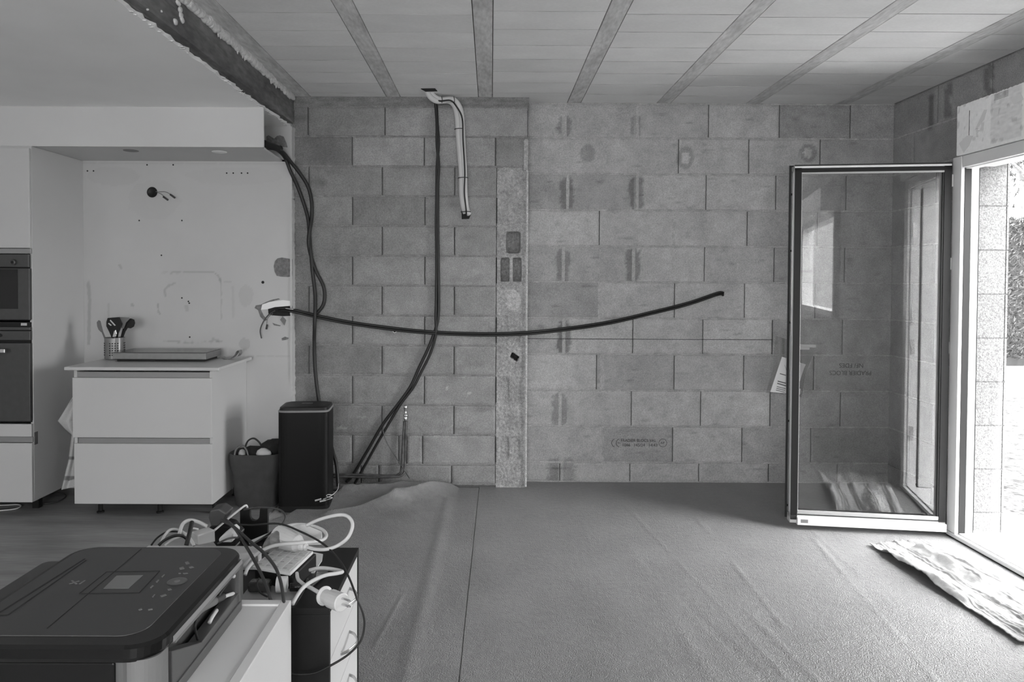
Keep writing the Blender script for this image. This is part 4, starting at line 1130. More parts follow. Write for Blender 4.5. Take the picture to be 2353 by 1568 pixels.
# spoon rest
sr = thing('spoon_rest', atZ(535, 824, WZ), 'small grey spoon rest with a curled end on the worktop right of the hob', 'spoon rest')
mb = MB()
P0 = [atY(512, 822, 4.72), atY(522, 825.5, 4.71), atY(534, 823, 4.71), atY(542, 816, 4.73), atY(546, 808, 4.74), atY(551, 806, 4.76), atY(552, 813, 4.77), atY(548, 819, 4.76)]
Q = catmull(P0, 5)
mb.loft([[(p.x, p.y-.03, max(WZ+.002, p.z)), (p.x, p.y+.03, max(WZ+.002, p.z)), (p.x+.002, p.y+.03, max(WZ+.004, p.z)+.003), (p.x+.002, p.y-.03, max(WZ+.004, p.z)+.003)] for p in Q])
mb.build('curled_ladle', 'steel', sr, smooth=False)
# tea towel on the left side
tt = [(168, 914), (158, 928), (146, 945), (133, 968), (150, 978), (160, 990), (167, 1000), (160, 1050), (150, 1090), (141, 1126), (155, 1121), (170, 1113)]
mb = MB()
def ttw(i, j):
    # left outline from px samples
    ys_ = [914, 968, 985, 1000, 1060, 1126]; xs_ = [167, 133, 148, 165, 157, 141]
    py = 914+212*j
    for a in range(5):
        if ys_[a] <= py <= ys_[a+1]:
            t = (py-ys_[a])/(ys_[a+1]-ys_[a]); lx = xs_[a]+(xs_[a+1]-xs_[a])*t; break
    px = lx+(178-lx)*i; py2 = py-(i*8 if j > .9 else 0)
    p = atY(px, py2, YC+.06+.015*math.sin(i*7+j*5)+.05*i*0)
    return (p.x, p.y, p.z)
def ttt(i, j, p): return .45 if (abs(j-.655) < .014 or abs(j-.875) < .022) else 1.0
tw_ = MB().grid(ttw, 10, 90, ttt).build('tea_towel', 'towel', smooth=True, solid=.004, fix=False)
tag(tw_, 'white tea towel with dark bands hanging on the left side of the base cabinet', 'towel')

# ------------------------------------------------------------------ bag, bin
bgx = thing('shopping_bag', (-1.50, 4.55, 0), 'dark woven shopping bag filled with things, on the floor beside the base cabinet', 'bag')
def sq(cx, cy, hx, hy, z, n=32, p=4, ang=0, wob=0):
    out = []
    for i in range(n):
        a = 2*math.pi*i/n; c, s = math.cos(a), math.sin(a)
        x = hx*math.copysign(abs(c)**(2/p), c); y = hy*math.copysign(abs(s)**(2/p), s)
        if wob: x += wob*nz((a*2, z*9, 1), 1); y += wob*nz((a*2, z*9, 5), 1)
        out.append((cx+x*math.cos(ang)-y*math.sin(ang), cy+x*math.sin(ang)+y*math.cos(ang), z))
    return out
b0 = atZ(592, 1168, 0)
rings_ = []
bxc, byc = -1.492, 4.60
for i in range(9):
    t = i/8
    rings_.append(sq(bxc-.005*t, byc, .130+.035*t, .085+.025*t, .002+.335*t, wob=.014))
mb = MB(); mb.loft(rings_, cap=False)
mb.loft([rings_[0], [(bxc+(x-bxc)*.02, byc+(y-byc)*.02, .002) for x, y, z in rings_[0]]], cap=True)
inner = [[(bxc+(x-bxc)*.96, byc+(y-byc)*.96, z) for x, y, z in r_] for r_ in (rings_[8], rings_[5])]
mb.loft([rings_[8]]+inner, cap=False)
mb.build('bag_body', 'bag', bgx, smooth=True)
MB().tube([(bxc-.12, byc-.10, .325), (bxc-.11, byc-.095, .37), (bxc-.075, byc-.09, .395), (bxc-.045, byc-.095, .37), (bxc-.03, byc-.10, .325)], .006, 6, 5).build('handle', 'greymid', bgx, smooth=True)
MB().tube([(bxc-.12, byc+.09, .325), (bxc-.10, byc+.09, .38), (bxc-.06, byc+.09, .40), (bxc-.02, byc+.09, .37), (bxc, byc+.09, .325)], .006, 6, 5).build('handle', 'bag', bgx, smooth=True)
mb = MB(); blob((bxc-.02, byc+.02, .32), .085, (1.3, .8, .6)); blob((bxc+.08, byc+.03, .35), .08, (1.0, .8, .75)); blob((bxc+.10, byc+.05, .37), .05, (1.3, .9, .7))
tag(mb.build('black_garment', 'cloth', smooth=True), 'crumpled black clothing bulging out of the shopping bag', 'clothing')
mb = MB(); blob((bxc-.088, byc-.05, .325), .030, (.8, .8, 1.2)); o = tag(mb.build('pale_bottle', 'plug', smooth=True), 'pale container poking out at the left of the shopping bag', 'container')
mb = MB(); blob((bxc+.055, byc-.055, .335), .042, (1.1, .7, .8)); o = tag(mb.build('plastic_packet', 'insul', smooth=True), 'crinkled pale packet poking out at the right of the shopping bag', 'packet')
# bin
bn = thing('tall_bin', (-1.172, 4.57, 0), 'tall black metal bin with rounded corners and steel lid rim', 'bin')
bx_, by_ = -1.172, 4.56
hw = .157; hd = .13
ztop = .632
MB().loft([sq(bx_, by_, hw, hd, z, 40, 7, R(4)) for z in (.012, .045, .3, ztop-.012)]).build('bin_body', 'blackbin', bn, smooth=False)
MB().loft([sq(bx_, by_, hw+.002, hd+.002, z, 40, 7, R(4)) for z in (0.0, .035)]).build('plinth', 'black', bn)
MB().loft([sq(bx_, by_, hw+.001, hd+.001, ztop-.012, 40, 7, R(4)), sq(bx_, by_, hw+.002, hd+.002, ztop-.006, 40, 7, R(4)), sq(bx_, by_, hw-.002, hd-.002, ztop-.001, 40, 7, R(4))]).build('lid_rim', 'groove', bn)
MB().loft([sq(bx_, by_, hw-.004, hd-.004, ztop-.002, 40, 7, R(4)), sq(bx_, by_, hw-.008, hd-.008, ztop+.014, 40, 7, R(4)), sq(bx_, by_, hw-.03, hd-.03, ztop+.020, 40, 6, R(4))]).build('lid', 'black', bn)
MB().loft([sq(bx_+.0, by_+.02, .036, .020, ztop+.0195, 24, 2.3), sq(bx_, by_+.02, .035, .019, ztop+.0215, 24, 2.3)]).build('lid_button', 'hobglass', bn)
# white leads in front of the bin
pl_ = thing('lead_with_connectors', atY(750, 1142, 4.40), 'thin white lead with small flat connectors hanging at the foot of the bin', 'lead')
MB().tube([atY(*p) for p in [(778, 1112, 4.60), (776, 1125, 4.50), (766, 1136, 4.42), (752, 1144, 4.40), (742, 1148, 4.40)]], .0022, 6, 5).build('wire', 'cablew', pl_, smooth=True)
MB().tube([atY(*p) for p in [(764, 1138, 4.415), (754, 1137, 4.40), (750, 1140, 4.40), (756, 1143, 4.40), (764, 1144, 4.405), (758, 1147, 4.40), (748, 1150, 4.40)]], .0022, 6, 5).build('wire', 'cablew', pl_, smooth=True)
for a, b in (((738, 1147), (724, 1151)), ((748, 1150), (735, 1153))):
    MB().tube([atY(a[0], a[1], 4.40), atY(b[0], b[1], 4.40)], .0050, 6, 1).build('flat_connector', 'plug', pl_)
# cable coils on the wood floor
for (pts, m, lab) in (([(-5, 1162), (20, 1161), (40, 1160), (48, 1163), (35, 1170), (0, 1174), (-20, 1176)], 'cablew', 'pale cable loop lying on the wood floor under the tall cabinet'),
                      ([(90, 1159), (110, 1157), (135, 1152), (150, 1143), (150, 1137), (138, 1135), (120, 1137)], 'cableg', 'dark cable loop on the floor between the two cabinets')):
    P = [atZ(a, b, .006) for a, b in pts]
    tag(MB().tube(P, .004, 6, 5).build('floor_cable', m, smooth=True), lab, 'cable')

# ------------------------------------------------------------------ white shelf unit in the foreground
SZ = .65; SY = 1.78; SXR = -.496; SXL = -1.06; SYN = .55
sh = thing('white_shelf_unit', ((SXR+SXL)/2, 1.2, 0), 'white melamine shelf unit with raised rim carrying the printer', 'shelf unit')
lip = .024
MB().box((SXL+lip, SYN+lip, SZ-.03), (SXR-lip, SY-lip, SZ-.005)).build('top_panel', 'whitedesk', sh)
mb = MB(); mb.box((SXR-lip, SYN, .02), (SXR, SY, SZ)); mb.build('side_panel', 'whitedesk', sh, bevel=.002)
MB().box((SXL, SYN, .02), (SXL+lip, SY, SZ)).build('side_panel', 'whitedesk', sh, bevel=.002)
MB().box((SXL+lip, SY-lip, .02), (SXR-lip, SY, SZ)).build('back_panel', 'whitedesk', sh, bevel=.001)
MB().box((SXL+lip, SYN, SZ-.03), (SXR-lip, SYN+lip, SZ)).build('front_rail', 'whitedesk', sh, bevel=.002)
for (x_, y_) in ((SXR-.03, SY-.03), (SXL+.03, SY-.03), (SXR-.03, SYN+.03), (SXL+.03, SYN+.03)):
    MB().lathe([(.015, 0), (.015, .02)], (x_, y_, 0), 12).build('foot', 'black', sh)

# ------------------------------------------------------------------ printer
PX1, PX0, PY0, PY1 = -.603, -1.015, 1.285, 1.765
PZ0 = SZ-.005; PZ1 = .788
pr = thing('printer', ((PX0+PX1)/2, (PY0+PY1)/2, PZ0), 'large dark grey multifunction printer on the white shelf unit', 'printer')
def rr_(x0, x1, y0, y1, r, z, n=8):
    out = []
    for (cx, cy, a0) in ((x1-r, y1-r, 0), (x0+r, y1-r, 90), (x0+r, y0+r, 180), (x1-r, y0+r, 270)):
        for i in range(n+1):
            a = R(a0+90*i/n); out.append((cx+r*math.cos(a), cy+r*math.sin(a), z))
    return out
# body: side, with an open bay on the right
MB().loft([rr_(PX0+.01, PX1-.050, PY0+.004, PY1-.004, .02, PZ0+.006), rr_(PX0+.01, PX1-.050, PY0+.004, PY1-.004, .02, PZ1-.03)]).build('printer_body', 'printers', pr)
mb = MB(); mb.loft([rr_(PX0+.004, PX1-.002, PY0+.002, PY1-.002, .03, PZ0), rr_(PX0+.004, PX1-.002, PY0+.002, PY1-.002, .03, PZ0+.022)])
mb.build('base_tray', 'printers', pr, bevel=.002)
MB().box((PX0+.02, PY0+.015, PZ0+.022), (PX1-.03, PY1-.015, PZ0+.026)).build('base_groove', 'dark', pr)
# rounded front corner column and rear post
MB().loft([rr_(PX1-.075, PX1-.004, PY0+.004, PY0+.085, .034, z) for z in (PZ0+.02, PZ1-.028)]).build('corner_column', 'greymid', pr, smooth=False)
MB().loft([rr_(PX1-.06, PX1-.004, PY1-.040, PY1-.004, .010, z) for z in (PZ0+.02, PZ1-.028)]).build('rear_post', 'printers', pr)
MB().box((PX1-.012, PY0+.09, PZ1-.040), (PX1-.004, PY1-.03, PZ1-.028)).build('upper_rail', 'greymid', pr)
mb = MB(); mb.prism([(PX1-.006, PY0+.08, PZ0+.02), (PX1-.006, PY1-.035, PZ0+.02), (PX1-.006, PY1-.035, PZ0+.045), (PX1-.006, PY0+.22, PZ0+.038), (PX1-.006, PY0+.08, PZ1-.03-.02)], (-.03, 0, 0)); mb.build('side_skirt', 'printers', pr, bevel=.002)
# front face (towards the camera) glossy
MB().box((PX0+.02, PY0-.001, PZ0+.02), (PX1-.075, PY0+.02, PZ1-.03)).build('front_panel', 'printerd', pr, bevel=.004)
# lid: glossy rim and matt top
MB().loft([rr_(PX0, PX1-.004, PY0, PY1, .055, PZ1-.030), rr_(PX0-.002, PX1, PY0-.003, PY1+.001, .058, PZ1-.022), rr_(PX0, PX1, PY0, PY1, .058, PZ1-.006), rr_(PX0+.004, PX1-.005, PY0+.005, PY1-.003, .054, PZ1)]).build('lid_rim', 'printerd', pr)
MB().box((PX1-.0005, PY0+.07, PZ1-.028), (PX1+.0015, PY1-.03, PZ1-.016)).build('chrome_edge', 'groove', pr, bevel=.001)
MB().loft([rr_(PX0+.012, PX1-.045, PY0+.035, PY1-.010, .045, PZ1-.001), rr_(PX0+.013, PX1-.046, PY0+.036, PY1-.011, .045, PZ1+.0012)]).build('lid_panel', 'printer', pr)
zt_ = PZ1+.0014
def tp(px, py, z=None): 
    p = atZ(px, py, zt_ if z is None else z); return (p.x, p.y, p.z)
def topline(pts, wd_, m, name, z=0):
    mb = MB()
    for (a, b) in zip(pts[:-1], pts[1:]):
        A_, B_ = Vector(tp(*a)), Vector(tp(*b)); n = (B_-A_).cross(Vector((0, 0, 1))).normalized()*wd_/2
        mb.prism([A_-n+Vector((0, 0, z)), A_+n+Vector((0, 0, z)), B_+n+Vector((0, 0, z)), B_-n+Vector((0, 0, z))], (0, 0, .0006))
    return mb.build(name, m, pr)
topline([(108, 1445), (325, 1262)], .0018, 'dark', 'panel_seam')
topline([(182, 1365), (245, 1315), (367, 1313), (320, 1363), (182, 1365)], .0018, 'dark', 'panel_seam')
mb = MB().prism([tp(238, 1353), tp(296, 1353), tp(329, 1323), tp(268, 1324)], (0, 0, .0008)); mb.build('lcd_screen', 'screen', pr)
topline([(0, 1408), (195, 1285)], .004, 'dark', 'tray_slot')
topline([(-60, 1421), (18, 1414), (198, 1288)], .003, 'dark', 'tray_slot')
for (pts) in ([(425, 1293), (432, 1291), (436, 1296), (428, 1298)], [(412, 1306), (421, 1303), (424, 1308), (414, 1310)], [(371, 1326), (377, 1321), (379, 1322), (373, 1328)], [(358, 1338), (363, 1333), (366, 1334), (361, 1340)], [(345, 1351), (350, 1346), (353, 1347), (347, 1353)],
              [(368, 1370), (380, 1366), (383, 1369), (371, 1373)], [(349, 1373), (354, 1367), (357, 1367), (352, 1374)], [(318, 1402), (325, 1398), (327, 1402), (320, 1404)], [(340, 1401), (350, 1399), (351, 1402), (341, 1404)], [(434, 1304), (441, 1302), (446, 1305), (437, 1307)], [(385, 1355), (392, 1353), (395, 1356), (387, 1358)], [(410, 1318), (414, 1317), (416, 1319), (411, 1320)], [(420, 1318), (430, 1317), (432, 1319), (422, 1320)]):
    MB().prism([tp(*p) for p in pts], (0, 0, .0007)).build('control_key', 'print_', pr)
c = tp(407, 1337); MB().lathe([(.019, 0), (.021, .0006), (.018, .0012)], c, 28).build('scroll_wheel', 'printers', pr)
MB().lathe([(.006, 0), (.006, .0016)], c, 16).build('wheel_button', 'print_', pr)
# raised mark XI on the lid
def strokes2(segs, wd_):
    mb = MB()
    for a, b in segs:
        A_, B_ = Vector(tp(*a)), Vector(tp(*b)); n = (B_-A_).cross(Vector((0, 0, 1))).normalized()*wd_/2
        mb.prism([A_-n, A_+n, B_+n, B_-n], (0, 0, .0008))
    return mb
strokes2([((159, 1343), (182, 1336)), ((165, 1335), (176, 1343)), ((183, 1343), (195, 1335))], .0035).build('lid_mark', 'print_', pr)
# paper tray bump at left rear
MB().loft([rr_(PX0-.055, PX0+.01, PY0+.02, PY1-.05, .02, PZ0+.02), rr_(PX0-.050, PX0+.01, PY0+.02, PY1-.06, .02, PZ1-.012)]).build('rear_tray', 'printer', pr, bevel=.003)
# plugs in the side bay
x_ = PX1-.03
def sx(px, py, X=None): return atX(px, py, PX1-.018 if X is None else X)
MB().tube([sx(456, 1403), sx(470, 1393), sx(492, 1382)], .010, 10, 4).build('jack_plug', 'greymid', pr, smooth=True)
MB().tube([sx(492, 1382), sx(505, 1376), sx(512, 1372)], .008, 10, 3).build('jack_plug', 'cableg', pr, smooth=True)
MB().tube([sx(508, 1376), sx(520, 1370), sx(536, 1365), sx(546, 1366)], .0045, 8, 4).build('power_lead', 'insul', pr, smooth=True)
MB().tube([sx(481, 1432), sx(488, 1418), sx(498, 1403)], .0045, 8, 4).build('white_tab', 'plug', pr, smooth=True)
MB().tube([sx(460, 1405), sx(452, 1420), sx(448, 1440), sx(452, 1462), sx(458, 1478)], .003, 6, 4).build('thin_lead', 'rubber', pr, smooth=True)
MB().tube([sx(538, 1325), sx(530, 1320), sx(528, 1316)], .006, 8, 3).build('jack_plug', 'insul', pr, smooth=True)
MB().tube([sx(530, 1330), sx(515, 1350), sx(500, 1372)], .004, 6, 3).build('thin_lead', 'rubber', pr, smooth=True)

# ------------------------------------------------------------------ black drawer unit
DX1, DX0, DY0, DY1, DZ = -.425, -1.10, 1.885, 2.315, .58
du = thing('drawer_unit', ((DX0+DX1)/2, (DY0+DY1)/2, 0), 'black drawer unit with white drawer fronts and curved steel handles', 'drawer unit')
t_ = .018
mb = MB()
mb.box((DX0, DY0, DZ-t_), (DX1, DY1, DZ)); mb.box((DX0, DY0, 0), (DX1, DY0+t_, DZ-t_)); mb.box((DX0, DY1-t_, 0), (DX1, DY1, DZ-t_)); mb.box((DX0, DY0+t_, 0), (DX0+t_, DY1-t_, DZ-t_)); mb.box((DX0+t_, DY0+t_, 0), (DX1-.02, DY1-t_, .03))
mb.build('carcass', 'black', du, bevel=.0012)
nh = 4; hh_ = (DZ-t_-.03)/nh
for i in range(nh):
    z0 = .03+i*hh_; z1 = z0+hh_-.003
    d = MB().box((DX1-.022, DY0+t_+.002, z0), (DX1-.002, DY1-t_-.002, z1)).build('drawer', 'whitedesk', du, bevel=.001)
    zc = z0+hh_*.62
    y0_, y1_ = 2.035, 2.165
    pts = [Vector((DX1-.003, y0_, zc)), Vector((DX1+.016, y0_+.018, zc)), Vector((DX1+.031, (y0_+y1_)/2, zc)), Vector((DX1+.016, y1_-.018, zc)), Vector((DX1-.003, y1_, zc))]
    Q = catmull(pts, 6)
    mb = MB().loft([[(p.x, p.y, p.z-.005), (p.x+.004, p.y, p.z-.005), (p.x+.004, p.y, p.z+.005), (p.x, p.y, p.z+.005)] for p in Q])
    hd_ = mb.build('handle', 'steel2', None, bevel=.001); hd_.parent = d; hd_.matrix_parent_inverse = Matrix.Translation(-Vector(du.location)) @ Matrix.Translation(Vector(du.location))

# ------------------------------------------------------------------ clutter on the drawer unit
def cab(name, pts, r, m, lab, cat='cable', group=None, seg=8):
    P = []
    for p in pts:
        v = atY(p[0], p[1], p[2]); P.append(v)
    return tag(MB().tube(P, r, seg, 6).build(name, m, smooth=True), lab, cat, group)
# black box and white keypad
kb = [atZ(579, 1301, .640), atZ(667, 1319, .637), atZ(720, 1266, .640), atZ(640, 1252, .643)]
bb = [Vector((p.x, p.y, 0)) for p in kb]
cen = sum(bb, Vector())/4
bx4 = [cen+(p-cen)*1.02+Vector((.006, .008, 0)) for p in bb]
bx = MB().prism([(p.x, p.y, DZ) for p in bx4], (0, 0, .048)).build('black_box', 'black', bevel=.004)
tag(bx, 'small black box under the white keypad on the drawer unit', 'box')
kp = thing('keypad', (cen.x, cen.y, .63), 'flat white keypad with printed columns lying on the small black box', 'keypad')
MB().prism([(p.x, p.y, .630+.0) for p in kb], (0, 0, .009)).build('keypad_plate', 'paper', kp, bevel=.002)
for (r_, c_) in [(r_, c_) for r_ in range(4) for c_ in range(4)]:
    def L_(u, v):
        a = kb[0].lerp(kb[1], u); b = kb[3].lerp(kb[2], u); return a.lerp(b, v)
    u0, u1 = .08+c_*.22, .08+c_*.22+.19; v0, v1 = .08+r_*.22, .08+r_*.22+.19
    PP = [L_(u0, v0), L_(u1, v0), L_(u1, v1), L_(u0, v1)]
    MB().prism([(p.x, p.y, .6392) for p in PP], (0, 0, .0012)).build('key', 'plug', kp, bevel=.0005)
mb = MB()
for c_ in range(4):
    for r_ in range(4):
        p = L_(.12+c_*.22, .12+r_*.22); mb.box((p.x-.004, p.y-.001, .6405), (p.x+.006, p.y+.001, .6409))
mb.build('key_legend', 'print_', kp)
# dock
dk = thing('phone_dock', atY(583, 1265, 2.285), 'small upright black phone dock with a round notch on the drawer unit', 'dock')
def dp(px, py): 
    p = atY(px, py, 2.27); return (p.x, 2.27, p.z)
out = [(551, 1267), (551, 1170), (574, 1170), (574, 1186)]
for i in range(9):
    a = R(180+180*i/8); out.append((585+11*math.cos(a), 1186-11*math.sin(a)*1.0))
out += [(597, 1170), (615, 1170), (615, 1267)]
MB().prism([dp(*p) for p in out], (0, .014, 0)).build('back_plate', 'black', dk, bevel=.0015)
p0 = atY(551, 1267, 2.27); p1_ = atY(615, 1267, 2.27)
MB().box((p0.x-.004, 2.20, DZ), (p1_.x+.004, 2.30, DZ+.012)).build('dock_base', 'black', dk, bevel=.003)
MB().box((p0.x+.002, 2.205, DZ+.012), (p1_.x-.002, 2.27, DZ+.035)).build('dock_ledge', 'black', dk, bevel=.003)
# power strip with adapters
ps = thing('power_strip', (-.87, 2.17, DZ), 'long pale power strip on the drawer unit just behind the printer', 'power strip')
MB().box((-1.05, 2.13, DZ), (-.70, 2.19, DZ+.052)).build('strip_body', 'plug', ps, bevel=.004)
MB().tube([(-1.05, 2.16, DZ+.02), (-1.08, 2.16, DZ+.015), (-1.09, 2.10, DZ+.01), (-1.09, 2.0, DZ+.01)], .004, 8, 4).build('strip_cable', 'cablew', ps, smooth=True)
def boxpx(name, pts, Y, dep, m, lab, cat, top=None):
    P = [atY(a, b, Y) for a, b in pts]
    o = MB().prism(P, (0.012, dep, .012 if top is None else top)).build(name, m, bevel=.004)
    return tag(o, lab, cat)
PA = [atY(a, b, 2.125) for a, b in ((454, 1231), (494, 1218), (495, 1246), (456, 1254))]
tag(MB().prism(PA, atY(438, 1223, 2.165)-PA[0]).build('power_adapter', 'plug', bevel=.003), 'chunky white power adapter plugged in behind the printer', 'adapter')
boxpx('power_adapter', [(501, 1240), (526, 1219), (536, 1228), (533, 1248), (503, 1248)], 2.125, .03, 'paper', 'smaller tilted white adapter right of the chunky one', 'adapter')
boxpx('plug_adapter', [(482, 1174), (503, 1170), (521, 1182), (514, 1196), (500, 1210), (484, 1210), (478, 1190)], 2.16, .03, 'cableg', 'dark round plug adapter standing up behind the white adapters', 'adapter')
boxpx('black_pouch', [(480, 1212), (500, 1206), (525, 1212), (545, 1235), (535, 1262), (500, 1262), (484, 1240)], 2.195, .04, 'black', 'black soft pouch wedged behind the white adapters', 'pouch')
# tray, tape, lighter
tr_ = thing('pen_tray', atZ(630, 1370, DZ), 'shallow pale tray holding small things on the drawer unit', 'tray')
ta, tb = atZ(562, 1376, DZ), atZ(694, 1352, DZ)
MB().loft([rr_(ta.x, tb.x, 1.905, 2.0, .02, DZ), rr_(ta.x-.003, tb.x+.003, 1.902, 2.003, .022, DZ+.012), rr_(ta.x+.002, tb.x-.002, 1.907, 1.998, .02, DZ+.010)], cap=True).build('tray_dish', 'frameg', tr_, smooth=False)
tag(MB().box((ta.x+.005, 1.945, DZ+.013), (atZ(633, 1352, DZ).x, 1.985, DZ+.040)).build('spectacle_case', 'hobglass', bevel=.008), 'glossy black case lying in the pale tray', 'case')
c = atY(648, 1346, 1.955)
tag(MB().lathe([(.008, -.014), (.021, -.014), (.021, .014), (.008, .014)], (c.x, 1.955, DZ+.034), 28, Vector((1, .1, 0))).build('tape_roll', 'paper', smooth=False), 'white roll standing in the pale tray', 'roll')
tag(MB().lathe([(.011, 0), (.012, .003), (.012, .035), (.009, .042), (.006, .05)], (c.x+.022, 1.955, DZ+.026), 16, Vector((1, .1, 0))).build('glass_jar', 'blackglass', smooth=True), 'small dark glass jar lying right of the white roll', 'jar')
# papers
for (pts, z, m, lab) in (([(719, 1271), (742, 1276), (740, 1290), (722, 1318), (705, 1318), (716, 1290)], .585, 'paper', 'folded white paper slip right of the black box'),
                         ([(713, 1310), (758, 1310), (742, 1330), (716, 1352), (703, 1345)], .583, 'pouch', 'crumpled clear wrapper between the cables on the drawer unit')):
    P = [atZ(a, b, z) for a, b in pts]
    tag(MB().prism(P, (0, 0, .003)).build('paper_slip' if m == 'paper' else 'clear_wrapper', m), lab, 'paper' if m == 'paper' else 'wrapper')
# white heavy cable, its socket and plug
wc = thing('extension_lead', atY(700, 1290, 2.0), 'thick white extension lead heaped in loops over the drawer unit', 'extension lead')
def wt_(pts, r=.0052, nm='lead_loop', m='cablew'): return MB().tube([atY(*p) for p in pts], r, 10, 6).build(nm, m, wc, smooth=True)
wt_([(560, 1305, 2.02), (575, 1285, 2.05), (602, 1266, 2.07), (632, 1254, 2.08), (680, 1249, 2.08), (718, 1246, 2.10), (742, 1241, 2.13), (750, 1231, 2.17), (742, 1219, 2.2), (720, 1210, 2.22), (690, 1206, 2.22), (662, 1209, 2.2), (640, 1220, 2.18), (610, 1232, 2.18), (572, 1248, 2.16)])
wt_([(705, 1208, 2.17), (730, 1196, 2.15), (765, 1186, 2.12), (790, 1184, 2.10), (805, 1193, 2.08), (810, 1210, 2.06), (800, 1235, 2.04), (780, 1252, 2.04), (755, 1262, 2.04), (728, 1263, 2.06), (705, 1258, 2.08)])
wt_([(712, 1311, 2.02), (735, 1306, 2.0), (760, 1308, 1.98), (786, 1314, 1.96), (775, 1318, 1.94), (750, 1322, 1.93), (725, 1332, 1.91), (700, 1348, 1.89), (684, 1368, 1.86), (672, 1389, 1.83)])
wt_([(682, 1318, 2.0), (685, 1332, 1.97), (697, 1343, 1.95), (715, 1352, 1.93), (735, 1364, 1.91)])
wt_([(563, 1322, 1.97), (570, 1305, 1.99), (585, 1290, 2.03)], .005)
def cyl(px0, py0, px1, py1, Y0, Y1, prof, nm, m='plug', par=None):
    a, b = atY(px0, py0, Y0), atY(px1, py1, Y1); ax = b-a; l = ax.length
    return MB().lathe([(r, t*l) for r, t in prof], a, 20, ax).build(nm, m, par or wc, smooth=False)
cyl(735, 1364, 745, 1370, 1.91, 1.895, [(.008, 0), (.011, .2), (.008, .35), (.011, .5), (.008, .65), (.012, 1)], 'strain_relief')
cyl(744, 1369, 786, 1386, 1.895, 1.84, [(.024, 0), (.025, .06), (.018, .10), (.017, .35), (.0235, .42), (.0235, .98), (.021, 1)], 'mains_plug')
for dy in (-7, 6):
    cyl(786, 1385+dy-2, 805, 1391+dy-2, 1.84, 1.82, [(.0028, 0), (.0028, .9), (.0015, 1)], 'plug_pin', 'steel2')
cyl(706, 1258, 690, 1256, 2.08, 2.09, [(.007, 0), (.011, .2), (.008, .4), (.011, .6), (.012, 1)], 'strain_relief')
cyl(692, 1252, 636, 1232, 2.10, 2.15, [(.014, 0), (.024, .15), (.030, .5), (.033, .95), (.029, 1), (.026, .96)], 'trailing_socket')
cyl(640, 1236, 612, 1262, 2.13, 2.08, [(.024, 0), (.022, .6), (.014, 1)], 'clear_cup', 'pouch')
tag(MB().prism([atY(a, b, 2.20) for a, b in ((655, 1212), (700, 1206), (740, 1222), (738, 1238), (700, 1240))], (0, .003, -.02)).build('paper_sheet', 'paper'), 'white paper sheet inside the cable loop', 'paper')
# dark cables
cab('dark_lead', [(520, 1196, 2.16), (540, 1215, 2.12), (562, 1250, 2.05), (585, 1290, 1.95), (605, 1330, 1.88), (618, 1365, 1.82), (625, 1392, 1.76)], .0045, 'cableg', 'left of the two dark leads arching down over the printer corner')
cab('dark_lead', [(500, 1192, 2.17), (535, 1210, 2.13), (575, 1245, 2.05), (605, 1270, 1.98), (630, 1300, 1.92), (643, 1330, 1.87), (650, 1365, 1.80), (653, 1392, 1.76)], .0045, 'cableg', 'right of the two dark leads arching down onto the white shelf rim')
cab('thin_black_lead', [(498, 1199, 2.2), (530, 1204, 2.2), (580, 1207, 2.19), (640, 1204, 2.17), (690, 1222, 2.12), (742, 1250, 2.06), (780, 1288, 2.0), (803, 1330, 1.96), (820, 1375, 1.93), (834, 1410, 1.93), (837, 1440, 1.93), (828, 1475, 1.92), (800, 1505, 1.88), (760, 1530, 1.86), (720, 1548, 1.86), (680, 1550, 1.86), (668, 1547, 1.86)], .0030, 'conduit', 'long thin black lead hanging over the white drawer fronts')
cab('thin_black_lead', [(560, 1172, 2.24), (600, 1166, 2.24), (640, 1171, 2.22), (655, 1184, 2.2), (652, 1200, 2.18), (635, 1216, 2.16), (605, 1236, 2.13), (575, 1255, 2.1)], .0030, 'cableg', 'thin dark lead looping behind and right of the phone dock')
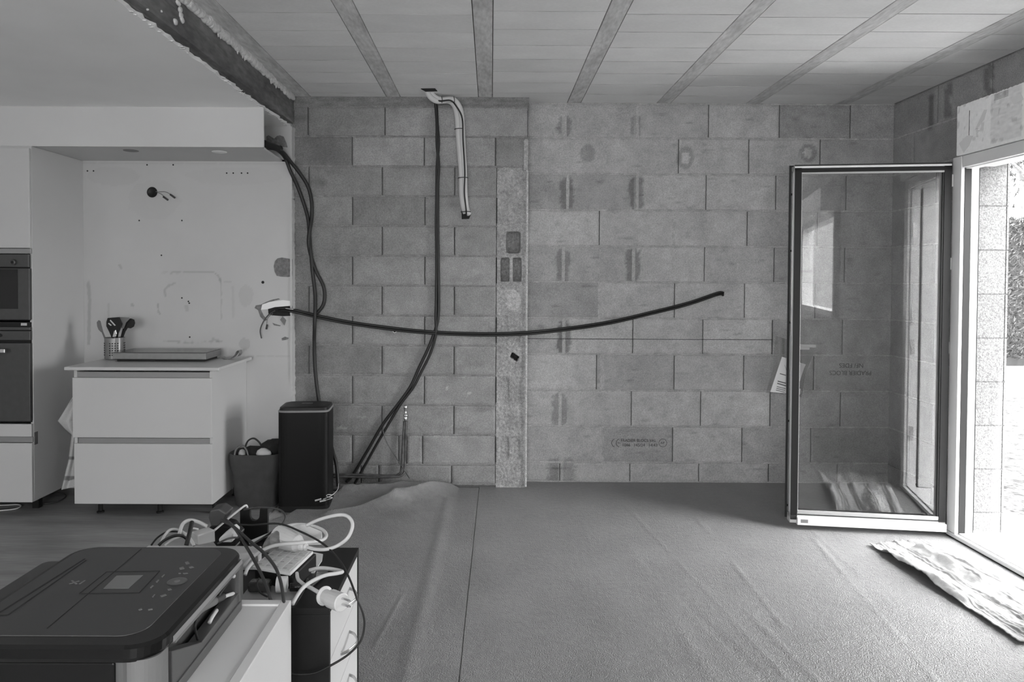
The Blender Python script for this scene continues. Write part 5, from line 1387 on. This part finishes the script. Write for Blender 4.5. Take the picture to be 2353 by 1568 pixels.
cab('usb_lead', [(492, 1220, 2.16), (520, 1196, 2.2), (550, 1172, 2.24), (565, 1162, 2.26), (569, 1171, 2.265)], .0034, 'cablew', 'white charging lead bent up to the phone dock')
cab('white_lead', [(368, 1253, 2.05), (378, 1232, 2.08), (392, 1218, 2.1), (412, 1219, 2.12), (430, 1230, 2.12)], .0042, 'cablew', 'leftmost white lead arching up behind the printer')
cab('white_lead', [(412, 1228, 2.1), (420, 1205, 2.12), (436, 1196, 2.14), (456, 1200, 2.15), (476, 1210, 2.15)], .0055, 'cablew', 'taller white lead arching over to the chunky adapter')
cab('white_lead', [(432, 1232, 2.08), (440, 1244, 2.07), (446, 1254, 2.06)], .0045, 'cablew', 'short white lead end left of the chunky adapter')
cab('white_lead', [(378, 1254, 2.04), (398, 1240, 2.06), (425, 1232, 2.08), (440, 1216, 2.10), (455, 1217, 2.12)], .0032, 'cablew', 'thin white lead crossing low behind the printer')
cab('black_lead', [(348, 1253, 2.06), (362, 1236, 2.1), (384, 1223, 2.14), (408, 1222, 2.16)], .0028, 'conduit', 'thin black lead arching at the far left of the heap')
cab('black_lead', [(364, 1254, 2.03), (378, 1242, 2.04), (400, 1232, 2.05), (418, 1232, 2.06), (430, 1240, 2.07)], .0042, 'conduit', 'black lead arching under the white leads at the left of the heap')
cab('cable_strap', [(428, 1254, 2.03), (433, 1236, 2.04), (438, 1215, 2.06), (441, 1200, 2.08)], .0062, 'rubber', 'upright black strap binding the leads left of the chunky adapter', 'strap')
cab('thin_black_lead', [(500, 1250, 2.0), (520, 1240, 2.02), (538, 1236, 2.05), (552, 1238, 2.08)], .0028, 'cableg', 'short thin lead arching in front of the smaller adapter')
cab('thin_black_lead', [(596, 1330, 1.95), (590, 1345, 1.93), (598, 1362, 1.91), (615, 1372, 1.90)], .0028, 'conduit', 'thin black lead curling into the pale tray')
cab('thin_black_lead', [(706, 1330, 1.95), (700, 1352, 1.92), (688, 1375, 1.89), (676, 1392, 1.86)], .0028, 'conduit', 'thin black lead dropping beside the white shelf corner')
